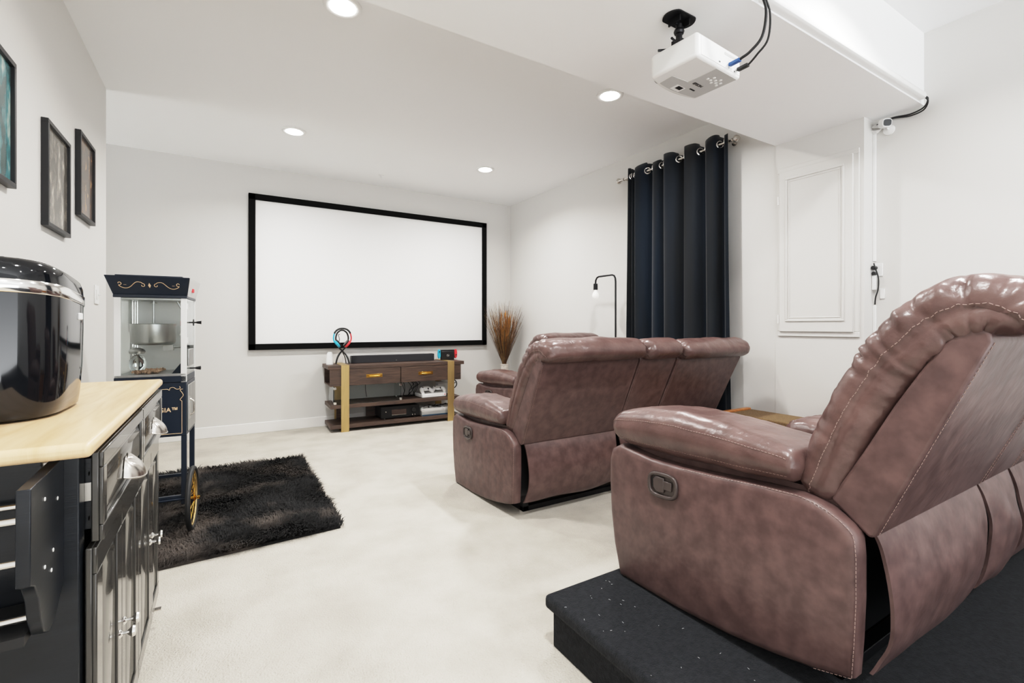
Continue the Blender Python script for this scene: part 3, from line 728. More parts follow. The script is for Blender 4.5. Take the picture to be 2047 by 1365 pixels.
# on the top
t = kthing('air_diffuser', 'small white tapered diffuser at the left end of the console', 'diffuser', -.115, .20, .6902)
MB().lathe([(.034, 0), (.037, .004), (.037, .02), (.033, .08), (.026, .122), (.020, .134), (.004, .136)], n=32).build('body', M['white'], t)
MB().lathe([(.006, .1362), (.004, .138), (.001, .138)], n=14).build('nozzle', M['pale_grey'], t)
t = kthing('headset_stand', 'black crossed headset stand on the left of the console', 'stand', .005, .17, .6945)
def V3(l): return [Vector(p) for p in l]
for sg in (-1, 1):
    MB().tube(lerp_path(V3([(sg * .068, -.03, 0.004), (sg * .058, -.022, .05), (sg * .036, -.008, .10), (0, 0, .142), (-sg * .030, 0, .175), (-sg * .055, 0, .23), (-sg * .064, 0, .28), (-sg * .050, 0, .33), (-sg * .022, 0, .356), (0, 0, .362)]), 40), .0085, 8).build('arm', M['black'], t)
    MB().tube(lerp_path(V3([(sg * .05, .05, 0.004), (sg * .035, .035, .07), (0, .004, .142)]), 14), .005, 8).build('leg', M['black'], t)
t = kthing('gaming_headset', 'blue and red gaming headset hung on the crossed stand', 'headset', .005, .17, .6945)
hb = lerp_path(V3([(-.082, -.02, .235), (-.090, -.02, .28), (-.078, -.02, .335), (-.045, -.02, .370), (0, -.02, .380), (.045, -.02, .370), (.078, -.02, .335), (.090, -.02, .28), (.082, -.02, .235)]), 48)
MB().tube(hb[11:38], .0095, 8).build('headband', M['black'], t)
MB().tube(hb[:12], .007, 8).build('left_yoke', M['blue'], t)
MB().tube(hb[37:], .007, 8).build('right_yoke', M['red'], t)
for sg, cm_ in ((-1, M['blue']), (1, M['red'])):
    mt = Matrix.Translation((sg * .052, -.02, .215)) @ Matrix.Rotation(sg * radians(38), 4, 'Y')
    MB().lathe([(.040, -.010), (.044, 0), (.040, .012), (.001, .014)], n=28, axis='x').xf(mt @ Matrix.Scale(sg, 4, (1, 0, 0))).build('ear_cup', cm_, t)
    MB().lathe([(.020, -.026), (.040, -.026), (.043, -.018), (.040, -.010), (.002, -.010)], n=28, axis='x').xf(mt @ Matrix.Scale(sg, 4, (1, 0, 0))).build('ear_pad', M['black'], t)
MB().tube(lerp_path(V3([(-.06, -.03, .20), (-.035, -.045, .26), (-.045, -.04, .31), (-.03, -.04, .318)]), 14), .0035, 6).build('microphone', M['black'], t)
t = kthing('soundbar', 'long black soundbar along the back of the console top', 'soundbar', .595, .25, .6905)
MB().box(-.475, .475, 0, .07, .0, .082).build('grille', M['speaker_cloth'], t, bevel=.004)
MB().box(-.478, -.475, .002, .068, .001, .080).box(.475, .478, .002, .068, .001, .080).build('end_cap', M['black'], t)
MB().lathe([(.004, 0), (.003, -.001)], (.02, -.0005, .02), 12, 'y').build('indicator_light', M['nickel'], t)
t = kthing('adapter_box', 'small white box standing behind the left end of the soundbar', 'box', .085, .33, .6905)
MB().box(-.045, .065, 0, .03, 0, .085).build('case', M['white'], t, bevel=.002)
t = kthing('handheld_console', 'handheld console with blue and red grips in its dock', 'game console', 1.225, .19, .6945)
MB().box(-.082, .082, 0, .045, 0, .104).build('dock', M['black'], t, bevel=.005)
MB().box(-.088, .088, .012, .028, .020, .122).build('tablet', M['black'], t, bevel=.003)
for sg, cm_ in ((-1, M['blue']), (1, M['red'])):
    P = []
    for k in range(28):
        q = 2 * pi * k / 28; x_ = sg * .106 + .018 * cos(q); z_ = .073 + (.055 if sin(q) > 0 else .055) * abs(sin(q)) ** .75 * (1 if sin(q) > 0 else -1)
        if x_ * sg < .089: x_ = sg * .089
        P.append((x_, z_))
    jc = MB().prism(P, 'y', .008, .032).build('side_grip', cm_, t, bevel=.003)
    MB().lathe([(.006, 0), (.008, -.008), (.001, -.009)], (sg * .106, .008, .10 if sg < 0 else .06), 14, 'y').build('thumbstick', M['black'], jc)
lg = MB().tube([(-.004, -.0005, .042), (-.013, -.0005, .046), (-.016, -.0005, .055), (-.013, -.0005, .064), (-.004, -.0005, .068), (-.004, -.0005, .042)], .0012, 5)
lg.tube([(.004, -.0005, .042), (.013, -.0005, .046), (.016, -.0005, .055), (.013, -.0005, .064), (.004, -.0005, .068), (.004, -.0005, .042)], .0012, 5).lathe([(.003, 0), (.003, -.001)], (-.009, -.0003, .060), 10, 'y').lathe([(.003, 0), (.003, -.001)], (.009, -.0003, .052), 10, 'y')
lg.build('emblem', M['pale_grey'], t)
MB().tube(lerp_path(V3([(.088, .03, .03), (.105, .02, .012), (.13, .03, .004), (.14, .08, .0035)]), 12), .0018, 6).build('cord', M['red'], t)

# ------------------------------------------------------------------ shag rug
rg = thing('shag_rug', 'black shaggy area rug on the beige carpet under the popcorn cart', 'rug', (0, 3.48, 0))
RA = radians(-2.2); rx0, rx1, ry0, ry1 = -.60, .575, 2.69, 4.29
def rugp(x, y): 
    return x, y + (x - .57) * .055 * (1 if y < 3.4 else -.05)
b = MB(); n = 12
b.add([(*rugp(rx0, ry0), .002), (*rugp(rx1 - .02, ry0), .002), (*rugp(rx1, ry1), .002), (*rugp(rx0, ry1), .002), (*rugp(rx0, ry0), .014), (*rugp(rx1 - .02, ry0), .014), (*rugp(rx1, ry1), .014), (*rugp(rx0, ry1), .014)],
      [(0, 1, 2, 3), (4, 5, 6, 7), (0, 1, 5, 4), (1, 2, 6, 5), (2, 3, 7, 6), (3, 0, 4, 7)])
b.build('backing', M['rug'], rg, True, smooth=0)
random.seed(9)
vs = []; fs = []
for i in range(52000):
    x = random.uniform(rx0, rx1 - .005); y = random.uniform(ry0 - .004, ry1)
    x_, y_ = rugp(x, y)
    fl = noise.noise(Vector((x * 2.2, y * 2.2, 1))) * pi * 1.5 + random.uniform(-.9, .9)
    ln = random.uniform(.024, .050); z0 = .012; w_ = random.uniform(.0012, .0026)
    hx, hy = cos(fl), sin(fl); sx, sy = -hy * w_, hx * w_
    lift = random.uniform(.35, 1.0); h = ln * lift
    o = len(vs)
    mx, my = x_ + hx * ln * .35, y_ + hy * ln * .35
    tx, ty = x_ + hx * ln * .95, y_ + hy * ln * .95
    vs += [(x_ - sx, y_ - sy, z0), (x_ + sx, y_ + sy, z0), (mx + sx, my + sy, z0 + h * .7), (mx - sx, my - sy, z0 + h * .7), (tx, ty, z0 + h * .75)]
    fs += [(o, o + 1, o + 2, o + 3), (o + 3, o + 2, o + 4)]
me = D.meshes.new('pile'); me.from_pydata([(v_[0], v_[1] - 3.48, v_[2]) for v_ in vs], [], fs); me.materials.append(M['rug']); me.shade_smooth()
po = D.objects.new('pile', me); C.objects.link(po); po.parent = rg; po['kind'] = 'stuff'

# ------------------------------------------------------------------ popcorn machine on cart (local: x across, y depth from the front face)
pc = thing('popcorn_machine', 'navy old fashioned popcorn machine on a wheeled cart', 'popcorn machine', (-.307, 3.06, .0), radians(-5))
NV = M['navy_paint']
def rect(x0, x1, y0, y1, z): return [(x0, y0, z), (x1, y0, z), (x1, y1, z), (x0, y1, z)]
cb = MB().hexa(rect(-.155, .155, -.004, .305, 1.262), rect(-.178, .172, -.055, .340, 1.352)); cb.box(-.155, .155, -.004, .305, 1.246, 1.262)
cb.box(-.14, .14, -.035, .32, 1.352, 1.358)
can = cb.build('canopy', NV, pc, bevel=.002)
def on_front(px, t): # canopy front face: x, t 0..1 up
    return (px, -.0055 - .051 * t, 1.262 + .090 * t)
sc = MB()
for sg in (-1, 1):
    pts = []
    for k in range(15):
        q = k / 14 * 2 * pi * .8; r_ = .004 + .006 * k / 14; pts.append((sg * (.122 + r_ * cos(q)) , .58 + r_ * sin(q) / .1))
    pts += [(sg * .118, .40), (sg * .10, .33), (sg * .08, .40), (sg * .055, .66), (sg * .035, .66)]
    for k in range(12):
        q = pi / 2 - k / 11 * 2 * pi * .8; r_ = .010 - .006 * k / 11; pts.append((sg * (.028 - r_ * cos(q) * 1), .50 + r_ * sin(q) / .1))
    P3 = lerp_path([on_front(a, t_) for a, t_ in pts], 90)
    sc.tube([p + Vector((0, -.0008, 0)) for p in P3], .0016, 5)
sc.add([on_front(0, .36), on_front(.006, .5), on_front(0, .64), on_front(-.006, .5)], [(0, 1, 2, 3)])
for k in range(-1, 2):
    for sg in (-1, 1): sc.box(sg * .1 + k * .004 - .001, sg * .1 + k * .004 + .001, -.031, -.029, 1.307, 1.309)
sc.xf(Matrix.Translation((0, -.0012, 0))).build('gold_scroll', M['gold_paint'], can, smooth=60)
sp_ = MB().add([(.1565, 0, 1.258), (.1565, .30, 1.258), (.1745, .335, 1.351), (.1745, -.05, 1.351)], [(0, 1, 2, 3)])
spn = sp_.build('switch_panel', M['pale_grey'], can)
for yy in (.10, .125): MB().box(.160, .170, yy, yy + .016, 1.285, 1.305).build('rocker_switch', M['red'], spn, bevel=.002)
for x0, x1 in ((-.152, -.124), (.127, .153)):
    for y0, y1 in ((0, .012), (.288, .30)):
        MB().box(x0, x1, y0, y1, .805 if x0 > 0 else .84, 1.246).build('corner_post', M['white'], pc, bevel=.001)
MB().box(-.126, .129, .004, .008, .85, 1.246).build('front_glass', M['glass'], pc)
MB().box(-.150, -.146, .014, .288, .85, 1.246).build('side_glass', M['glass'], pc)
dg = MB().box(.146, .150, .014, .288, .85, 1.246).build('door_glass', M['glass'], pc)
MB().cyl((.15, .10, 1.12), (.195, .10, 1.12), .004, 8).lathe([(.004, .012), (.018, .014), (.018, .018), (.004, .020)], (.155, .10, 1.12), 20, 'x').lathe([(.006, .03), (.009, .05), (.010, .052)], (.155, .1, 1.12), 14, 'x').build('kettle_crank', M['black'], pc)
MB().cyl((.15, .12, .868), (.185, .12, .868), .004, 8).lathe([(.006, 0), (.011, .024), (.001, .026)], (.178, .12, .868), 14, 'x').build('drawer_knob', M['black'], pc)
MB().box(.151, .158, .05, .20, .885, .975).build('warming_panel', M['steel'], pc, bevel=.002)
for z in (1.19, 1.01): MB().box(.151, .157, .012, .022, z, z + .03).build('hinge', M['alu'], pc)
MB().box(-.150, .150, .0, .30, .838, .850).build('popping_tray', M['steel'], pc, bevel=.001)
MB().box(-.148, .148, .29, .296, .85, 1.246).build('rear_panel', M['alu'], pc)
MB().box(-.145, .145, .012, .288, 1.236, 1.245).build('top_plate', M['steel'], pc)
for xr in (-.118, -.108, -.098): MB().cyl((xr, .20, .85), (xr, .20, 1.236), .0035, 10).build('support_rod', M['chrome'], pc)
kt = MB().lathe([(.080, .0), (.094, .008), (.099, .018), (.103, .110), (.106, .113), (.100, .113), (.096, .020), (.001, .018)], (-.015, .14, 1.000), 40).build('kettle', M['steel'], pc)
MB().cyl((-.015, .14, 1.115), (-.015, .14, 1.236), .005, 10).lathe([(.015, 0), (.015, .006), (.004, .008)], (-.015, .14, 1.222), 18).build('stirring_rod', M['steel'], kt)
MB().box(-.122, -.112, .13, .15, 1.07, 1.236).box(-.122, -.10, .135, .145, 1.075, 1.085).build('hanger', M['steel'], kt)
MB().box(.030, .075, .12, .16, .968, .998).cyl((.075, .14, .985), (.145, .14, .990), .007, 8).build('motor_block', M['steel'], kt)
MB().tube([(.09, .14, 1.236), (.115, .15, 1.18), (.13, .15, 1.14)], .005, 8).build('power_cord', M['steel'], kt)
MB().box(.105, .125, .14, .16, 1.10, 1.13).build('kettle_plug', M['red'], kt, bevel=.003)
MB().tube([(.11, .14, 1.09), (.104, .13, 1.05), (.125, .13, 1.04)], .003, 6).build('kettle_handle', M['chrome'], kt)
b = MB(); random.seed(4)
for i in range(160):
    a = random.uniform(-.09, .02); c_ = random.uniform(.05, .25); r_ = random.uniform(.004, .008)
    b.lathe([(.001, -r_), (r_, 0), (.001, r_)], (a, c_, .856 + random.uniform(0, .006)), 5)
cr_ = b.build('popcorn', M['popcorn'], pc); cr_['kind'] = 'stuff'
MB().lathe([(.030, 0), (.038, .02), (.036, .05), (.022, .075), (.001, .082)], (-.075, .10, .87), 24).build('scoop', M['glass'], pc)
MB().lathe([(.032, 0), (.036, .012), (.028, .024), (.010, .03), (.001, .03)], (-.078, .10, .955), 20).build('lamp_cap', M['steel'], pc)
MB().prism([(.085, .850), (.125, .850), (.125, .905)], 'y', .02, .026).build('corner_gusset', NV, pc)
# base and cart cabinet
MB().box(-.152, .152, .0, .30, .805, .838).build('machine_base', NV, pc, bevel=.002)
cab = MB().box(-.150, .152, .002, .30, .520, .803).build('cart_cabinet', NV, pc, bevel=.003)
g = MB()
def gl(pts): g.tube(pts, .0013, 5)
Y = .0005
gl([(-.135, Y, .535), (.132, Y, .535)]); gl([(.132, Y, .535), (.132, Y, .705)]); gl([(-.135, Y, .535), (-.135, Y, .705)]); gl([(-.07, Y, .770), (.07, Y, .770)])
for sg in (-1, 1):
    gl(lerp_path([(sg * .07, Y, .770), (sg * .078, Y, .765), (sg * .080, Y, .775), (sg * .095, Y, .778), (sg * .11, Y, .768), (sg * .124, Y, .772), (sg * .122, Y, .783)], 30))
    gl(lerp_path([(sg * .132, Y, .705), (sg * .124, Y, .712), (sg * .130, Y, .722), (sg * .138, Y, .735), (sg * .132, Y, .750), (sg * .124, Y, .764), (sg * .136, Y, .768)], 30))
g.build('gold_scroll', M['gold_paint'], cab, smooth=60)
tx = text_mb('NOSTALGIA™', .031, .0006, Matrix.Translation((.012, .0012, .660)) @ Matrix.Rotation(pi / 2, 4, 'X'), True, 1.05)
tx.build('lettering', M['gold_paint'], cab, smooth=0)
cd = MB().box(.152, .158, .03, .27, .54, .785).build('cart_door', M['steel'], pc, bevel=.002)
MB().tube(lerp_path([(.158, .06, .62), (.176, .06, .632), (.178, .06, .665), (.176, .06, .695), (.158, .06, .706)], 16), .004, 8).box(.158, .161, .045, .075, .60, .72).build('door_handle', M['nickel'], cd)
MB().cyl((-.16, .0, .187), (.16, .0, .187), .0055, 12).build('axle_bar', NV, pc)
for lx in (-.150, .128):
    MB().box(lx, lx + .024, .004, .028, .158, .520).build('cart_leg', NV, pc, bevel=.002)
for lx in (-.150, .128):
    MB().box(lx, lx + .024, .274, .298, .07, .520).build('cart_leg', NV, pc, bevel=.002)
for yy, zz in ((.008, .19), (.278, .235)):
    MB().box(-.128, .130, yy, yy + .016, zz, zz + .016).build('cross_bar', NV, pc, bevel=.001)
MB().box(.132, .146, .028, .275, .19, .21).box(-.146, -.132, .028, .275, .19, .21).build('side_bar', NV, pc)
MB().cyl((-.195, .0, .187), (-.155, .0, .187), .006, 12).cyl((.155, .0, .187), (.195, .0, .187), .006, 12).lathe([(.001, 0), (.009, .001), (.010, .012), (.001, .016)], (.198, 0, .187), 16, 'x').lathe([(.001, -.016), (.010, -.012), (.009, 0), (.001, 0)], (-.198, 0, .187), 16, 'x').build('axle', M['gold'], pc)
for wx in (-.178, .178):
    wh = MB().torus((wx, 0, .187), .154, .0125, 'x', 56, 10).build('wheel', M['rubber'], pc)
    MB().torus((wx, 0, .187), .139, .006, 'x', 56, 8).build('wheel_rim', M['brass'], wh)
    b = MB()
    for k in range(20):
        a = 2 * pi * k / 20; b.tube([(wx + (.010 if k % 2 else -.010), .012 * cos(a + .8), .187 + .012 * sin(a + .8)), (wx, .138 * cos(a), .187 + .138 * sin(a))], .0017, 5)
    b.build('wheel_spokes', M['gold'], wh)
    MB().lathe([(.010, -.018), (.016, -.016), (.009, -.010), (.009, .010), (.016, .016), (.010, .018)], (wx, 0, .187), 18, 'x').build('wheel_hub', M['gold'], wh)
for lx in (-.138, .140):
    MB().cyl((lx - .010, .286, .046), (lx + .010, .286, .046), .024, 20).box(lx - .014, lx + .014, .276, .296, .045, .072).build('caster', M['rubber'], pc)

# ------------------------------------------------------------------ kitchen cart with light wood top
kc = thing('kitchen_cart', 'black kitchen cart with a pale wood top and four doors', 'cabinet', (-.43, 1.65, 0))
MB().box(-.672, -.188, 1.070, 2.235, .874, .900).build('worktop', M['butcher'], kc, True, bevel=.010, seg=4)
MB().box(-.640, -.330, 1.168, 1.176, .11, .874).build('end_panel', M['cart_black'], kc, True, bevel=.001)
MB().box(-.332, -.222, 1.160, 1.20, .075, .874).build('corner_post', M['cart_black'], kc, True, bevel=.002)
MB().box(-.665, -.600, 1.160, 1.20, .075, .874).build('corner_post', M['cart_black'], kc, True, bevel=.002)
MB().box(-.665, -.222, 2.18, 2.225, .075, .874).box(-.665, -.655, 1.2, 2.18, .10, .874).build('carcass', M['cart_black'], kc, True, bevel=.002)
MB().box(-.655, -.225, 1.20, 2.18, .085, .105).box(-.655, -.235, 1.7, 1.715, .105, .87).box(-.655, -.26, 1.2, 2.18, .665, .68).build('shelf_board', M['cart_black'], kc, True)
for z in (.853, .668, .44):
    MB().lathe([(.001, -.006), (.007, -.005), (.0105, -.002), (.012, 0)], (-.262, 1.1595, z), 20, 'y').build('bolt', M['nickel'], kc, True)
def panel_front(y0, y1, z0, z1, xf, th, name):
    o = MB().box(xf - th, xf - .004, y0, y1, z0, z1)
    fw = .050 if z1 - z0 > .3 else .030
    frame_b = MB()
    b2 = MB().box(xf - th, xf - .007, y0, y1, z0, z1)
    b2.box(xf - .008, xf, y0, y1, z0, z0 + fw).box(xf - .008, xf, y0, y1, z1 - fw, z1).box(xf - .008, xf, y0, y0 + fw, z0 + fw, z1 - fw).box(xf - .008, xf, y1 - fw, y1, z0 + fw, z1 - fw)
    i = fw + .012
    b2.hexa([(xf - .0075, y0 + i, z0 + i), (xf - .0075, y1 - i, z0 + i), (xf - .0075, y1 - i, z1 - i), (xf - .0075, y0 + i, z1 - i)],
            [(xf - .002, y0 + i + .012, z0 + i + .012), (xf - .002, y1 - i - .012, z0 + i + .012), (xf - .002, y1 - i - .012, z1 - i - .012), (xf - .002, y0 + i + .012, z1 - i - .012)])
    return b2.build(name, M['cart_gloss'], kc, True, bevel=.0025)
def knob(parent, y, z, xf):
    k = MB().lathe([(.010, 0), (.008, .003), (.0042, .006), (.004, .014), (.010, .020), (.0125, .024), (.011, .029), (.001, .031)], (0, 0, 0), 20, 'x')
    k.xf(Matrix.Translation((xf, y, z)))
    k.build('knob', M['chrome'], parent, True).location -= Vector((0, 0, 0))
# children of children: offset by hand because doors sit at the cart's origin
def sub(mb, name, m, parent, **kw):
    mb.xf(Matrix.Translation((.43, -1.65, 0))); return mb.build(name, m, parent, False, **kw)
ye = (1.178, 1.445, 1.711, 1.995, 2.228)
for i in range(4):
    dr = panel_front(ye[i] + .0015, ye[i + 1] - .0015, .092, .680, -.200, .018, 'door')
    ky = (ye[1] - .030) if i == 0 else (ye[1] + .030) if i == 1 else (ye[3] - .030) if i == 2 else (ye[3] + .030)
    kb = MB().lathe([(.010, 0), (.008, .003), (.0042, .006), (.004, .014), (.010, .020), (.0125, .024), (.011, .029), (.001, .031)], (-.2, ky, .385), 20, 'x')
    sub(kb, 'knob', M['chrome'], dr)
for y0, y1 in ((1.178, 1.716), (1.722, 2.228)):
    dr = panel_front(y0, y1, .692, .862, -.190, .019, 'drawer')
    yc = (y0 + y1) / 2
    cp_ = MB(); n1, n2 = 20, 8; vs = []; fs = []
    for i in range(n2 + 1):
        ph = pi / 2 * i / n2
        for k in range(n1 + 1):
            th = pi * k / n1
            vs.append((-.190 + .036 * sin(th) * cos(ph) * 1.0, yc - .052 * cos(th) * (1 - .15 * sin(ph)) * (cos(ph) ** .3 if ph < pi / 2 - .01 else .2), .752 + .042 * sin(ph) - .010 * sin(th)))
    for i in range(n2):
        for k in range(n1): q = i * (n1 + 1) + k; fs.append((q, q + 1, q + n1 + 2, q + n1 + 1))
    cp_.add(vs, fs); cp_.tube([(-.190 + .036 * sin(pi * k / 16), yc - .052 * cos(pi * k / 16), .752 - .01 * sin(pi * k / 16)) for k in range(17)], .002, 6)
    sub(cp_, 'cup_pull', M['nickel'], dr, smooth=70)
    MB()
for y_ in (1.205, 1.69): MB().box(-.640, -.212, y_, y_ + .012, .71, .845).build('drawer_box', M['cart_black'], kc, True)
MB().box(-.45, -.212, 1.200, 1.204, .765, .80).build('drawer_slide', M['nickel'], kc, True)
for z in (.82, .735): MB().lathe([(.003, 0), (.005, .001), (.001, .002)], (-.2145, 1.190, z), 10, 'x').build('screw', M['nickel'], kc, True)
# end brackets with chrome rails
BR = [(1.160, .862), (.985, .855), (.983, .710), (1.005, .700), (1.022, .672), (1.032, .635), (1.050, .606), (1.075, .592), (1.105, .596), (1.160, .640)]
for bx in (-.260, -.640):
    br = MB().prism(BR, 'x', bx, bx + .017); br.build('end_bracket', M['cart_black'], kc, True, bevel=.0015)
b = MB()
for yy, zz in ((1.14, .79), (1.02, .80), (1.02, .735), (1.06, .63)):
    MB().cyl((-.623, yy, zz), (-.260, yy, zz), .0055, 12).build('rail', M['chrome'], kc, True)
for yy, zz in ((1.05, .82), (1.05, .71), (1.095, .72), (1.12, .80), (1.085, .69)):
    MB().lathe([(.0035, 0), (.003, .0008), (.001, .001)], (-.2428, yy, zz), 10, 'x').build('screw_cap', M['white'], kc, True)
MB().box(-.625, -.262, 1.03, 1.155, .60, .615).build('end_shelf', M['black'], kc, True)
for cx_, cy_ in ((-.245, 2.16), (-.245, 1.23), (-.62, 2.16), (-.62, 1.23)):
    cs_ = MB().cyl((cx_ - .012, cy_, .034), (cx_ + .012, cy_, .034), .034, 28).build('caster', M['blue_rubber'], kc, True, bevel=.003)
    fk = MB().box(cx_ - .018, cx_ - .014, cy_ - .016, cy_ + .016, .03, .076).box(cx_ + .014, cx_ + .018, cy_ - .016, cy_ + .016, .03, .076).box(cx_ - .02, cx_ + .02, cy_ - .025, cy_ + .025, .070, .076)
    fk.box(cx_ + .014, cx_ + .058, cy_ - .008, cy_ + .010, .062, .066); sub(fk, 'caster_fork', M['nickel'], cs_)

# ------------------------------------------------------------------ ice maker on the worktop
im = thing('ice_maker', 'glossy black countertop ice maker with a silver band on the cart', 'appliance', (-.484, 1.530, .9005))
def sell(hx, hy, z, e=.42, n=96):
    out = []
    for k in range(n):
        q = 2 * pi * k / n; c_, s_ = cos(q), sin(q)
        out.append((hx * abs(c_) ** e * (1 if c_ > 0 else -1), hy * abs(s_) ** e * (1 if s_ > 0 else -1), z))
    return out
def stack(levels, e=.42):
    n = 96; vs = []; fs = []
    for hx, hy, z in levels: vs += sell(hx, hy, z, e, n)
    vs = [(x, y, z - .09 * y * max(0, (z - .1)) / .2 if z > .1 else z) for x, y, z in vs]
    m = len(levels)
    fs = [(i * n + k, i * n + (k + 1) % n, (i + 1) * n + (k + 1) % n, (i + 1) * n + k) for i in range(m - 1) for k in range(n)]
    fs += [tuple(range(n))[::-1], tuple(range((m - 1) * n, m * n))]
    return MB().add(vs, fs)
stack([(.172, .176, .004), (.176, .181, .008), (.179, .184, .03), (.184, .189, .10), (.186, .191, .20), (.186, .191, .262)], .55).build('body', M['gloss_black'], im, smooth=60)
stack([(.1865, .1915, .256), (.1880, .193, .258), (.1880, .193, .280), (.1865, .1915, .282)], .55).build('silver_band', M['chrome'], im, smooth=60)
stack([(.186, .190, .282), (.185, .189, .300), (.180, .184, .316), (.165, .168, .326), (.12, .12, .332), (.04, .04, .334)], .55).build('lid', M['gloss_black'], im, smooth=60)
MB().box(.176, .190, .02, .045, .215, .232).build('latch', M['white'], im, bevel=.002)
for sx in (-.12, .12):
    for sy in (-.12, .12): MB().cyl((sx, sy, 0), (sx, sy, .008), .014, 16).build('foot', M['rubber'], im)

# ------------------------------------------------------------------ bench beside the right wall
bn = thing('storage_bench', 'low orange wood bench with brown tweed top along the right wall', 'bench', (3.12, 1.70, 0))
MB().box(2.975, 3.0, 1.42, 2.05, .0, .465).box(3.24, 3.265, 1.42, 2.05, 0, .465).box(3.0, 3.24, 1.42, 1.445, 0, .465).box(3.0, 3.24, 2.025, 2.05, 0, .465).box(2.99, 3.25, 1.44, 2.03, .44, .455).build('case', M['orange_wood'], bn, True, bevel=.004)
MB().box(2.972, 3.268, 2.018, 2.055, .465, .512).build('end_rail', M['orange_wood'], bn, True, bevel=.006)
MB().box(2.982, 3.262, 1.425, 2.016, .4655, .503).build('tweed_top', M['brown_cloth'], bn, True, bevel=.009, seg=3)

# ------------------------------------------------------------------ projector
pj = thing('video_projector', 'white ceiling projector hung upside down below the soffit', 'projector', (1.732, 1.330, 2.155), radians(4))
pr = [( -.160, -.122), (.156, -.122), (.158, .070)] + [(.158 - .318 * k / 14, .082 + .045 * sin(pi * (.12 + .76 * k / 14))) for k in range(15)] + [(-.162, .07)]
body = MB().prism(pr, 'z', 0, .098).build('body', M['proj_white'], pj, bevel=.013, seg=4)
MB().box(-.135, .145, -.1235, -.1210, .012, .088).build('rear_panel', M['proj_white'], pj, bevel=.001)
b = MB().box(.03, .125, -.1245, -.123, .066, .076).box(-.015, -.005, -.1245, -.123, .020, .026).box(.055, .085, -.1245, -.123, .016, .026).box(.098, .108, -.1245, -.123, .014, .02)
b.build('port', M['pale_grey'], pj)
MB().box(-.012, -.003, -.125, -.1235, .021, .026).box(.10, .107, -.125, -.1235, .015, .0195).build('socket', M['black'], pj)
MB().prism([(-.01, -.112), (.142, -.112), (.143, .06)] + [(.14 - .24 * k / 10, .075 + .03 * sin(pi * (.12 + .6 * k / 10))) for k in range(11)] + [(-.11, .03), (-.01, .02)], 'z', -.0012, .001).build('control_panel', M['pale_grey'], pj, bevel=.0006)
b = MB()
for (xx, yy) in ((.035, -.045), (.055, -.045), (.075, -.055), (.075, -.035), (.095, -.045), (.115, -.055), (.115, -.035), (.05, -.065), (.09, -.07)):
    b.lathe([(.0065, 0), (.006, -.002), (.001, -.0022)], (xx, yy, -.001), 14)
b.build('button', M['proj_white'], pj)
tx = text_mb('EPSON', .020, .0004, Matrix.Translation((.045, .010, -.0018)) @ Matrix.Rotation(pi, 4, 'X') , True)
tx.build('lettering', M['black'], pj, smooth=0)
MB().box(-.015, .02, .062, .085, -.0016, .0).box(.045, .08, .045, .053, -.0016, 0).build('focus_window', M['black'], pj)
MB().box(-.03, .03, .058, .10, -.0014, .001).build('lens_shutter_slot', M['proj_white'], pj, bevel=.001)
MB().lathe([(.030, 0), (.032, .012), (.026, .014), (.024, .004), (.001, .002)], (-.085, .112, .045), 28, 'y').build('lens', M['black'], pj)
for xx, yy in ((-.115, -.06), (-.02, -.085), (.12, .05)):
    MB().cyl((xx, yy, .098), (xx, yy, .112), .009, 14).cyl((xx, yy, .109), (xx, yy, .114), .013, 16).build('foot', M['nickel'], pj)
mt = thing('projector_mount', 'black ceiling mount plate and arms holding the projector', 'mount', (1.632, 1.325, ZS))
pts = [(.075 * cos(2 * pi * k / 40), .060 * sin(2 * pi * k / 40)) for k in range(40)]
pts = [(a, max(-.045, min(.045, c_))) for a, c_ in pts]
MB().prism(pts, 'z', -.006, -.0005).build('ceiling_plate', M['black_metal'], mt, bevel=.001)
b = MB(); b.box(-.032, -.026, -.030, .030, -.03, -.006).box(.026, .032, -.030, .030, -.03, -.006).box(-.032, .032, -.004, .004, -.03, -.024)
b.build('yoke', M['black_metal'], mt, bevel=.001)
MB().cyl((0, 0, -.024), (0, 0, -.10), .013, 16).lathe([(.018, -.045), (.022, -.055), (.018, -.065)], (0, 0, 0), 16).box(-.022, .022, -.022, .022, -.122, -.092).build('drop_pole', M['black_metal'], mt, bevel=.001)
b = MB()
for a in (.5, 2.3, 3.6, 5.3):
    b.tube([(0, 0, -.118), (.05 * cos(a), .05 * sin(a), -.122), (.095 * cos(a), .075 * sin(a), -.1245)], .005, 6)
b.build('support_arm', M['black_metal'], mt)
# cables to the projector
for off, r_, endp, lab, nm, mm_ in ((0, .0055, (1.803, 1.190, 2.185), 'thick black cable with a blue plug into the projector', 'video_cable', M['cable_blue']), (.018, .0042, (1.862, 1.192, 2.182), 'thinner black power cord plugged into the projector', 'power_cord', M['black'])):
    t = thing(nm, lab, 'cable', (1.8, 1.085, 2.4))
    MB().tube(lerp_path([(1.79 + off, 1.078, 2.52), (1.795 + off, 1.066, 2.40), (1.815 + off * 1.5, 1.060, 2.33), (1.83 + off * 2.2, 1.085, 2.25), (1.815 + off * 2.5, 1.125, 2.205), (endp[0], endp[1] - .035, endp[2] + .004), (endp[0], endp[1] - .02, endp[2])], 40), r_, 8).build('lead', M['black'], t, True)
    MB().box(endp[0] - .009, endp[0] + .009, endp[1] - .03, endp[1] + .019, endp[2] - .006, endp[2] + .008).build('plug', mm_, t, True, bevel=.003)
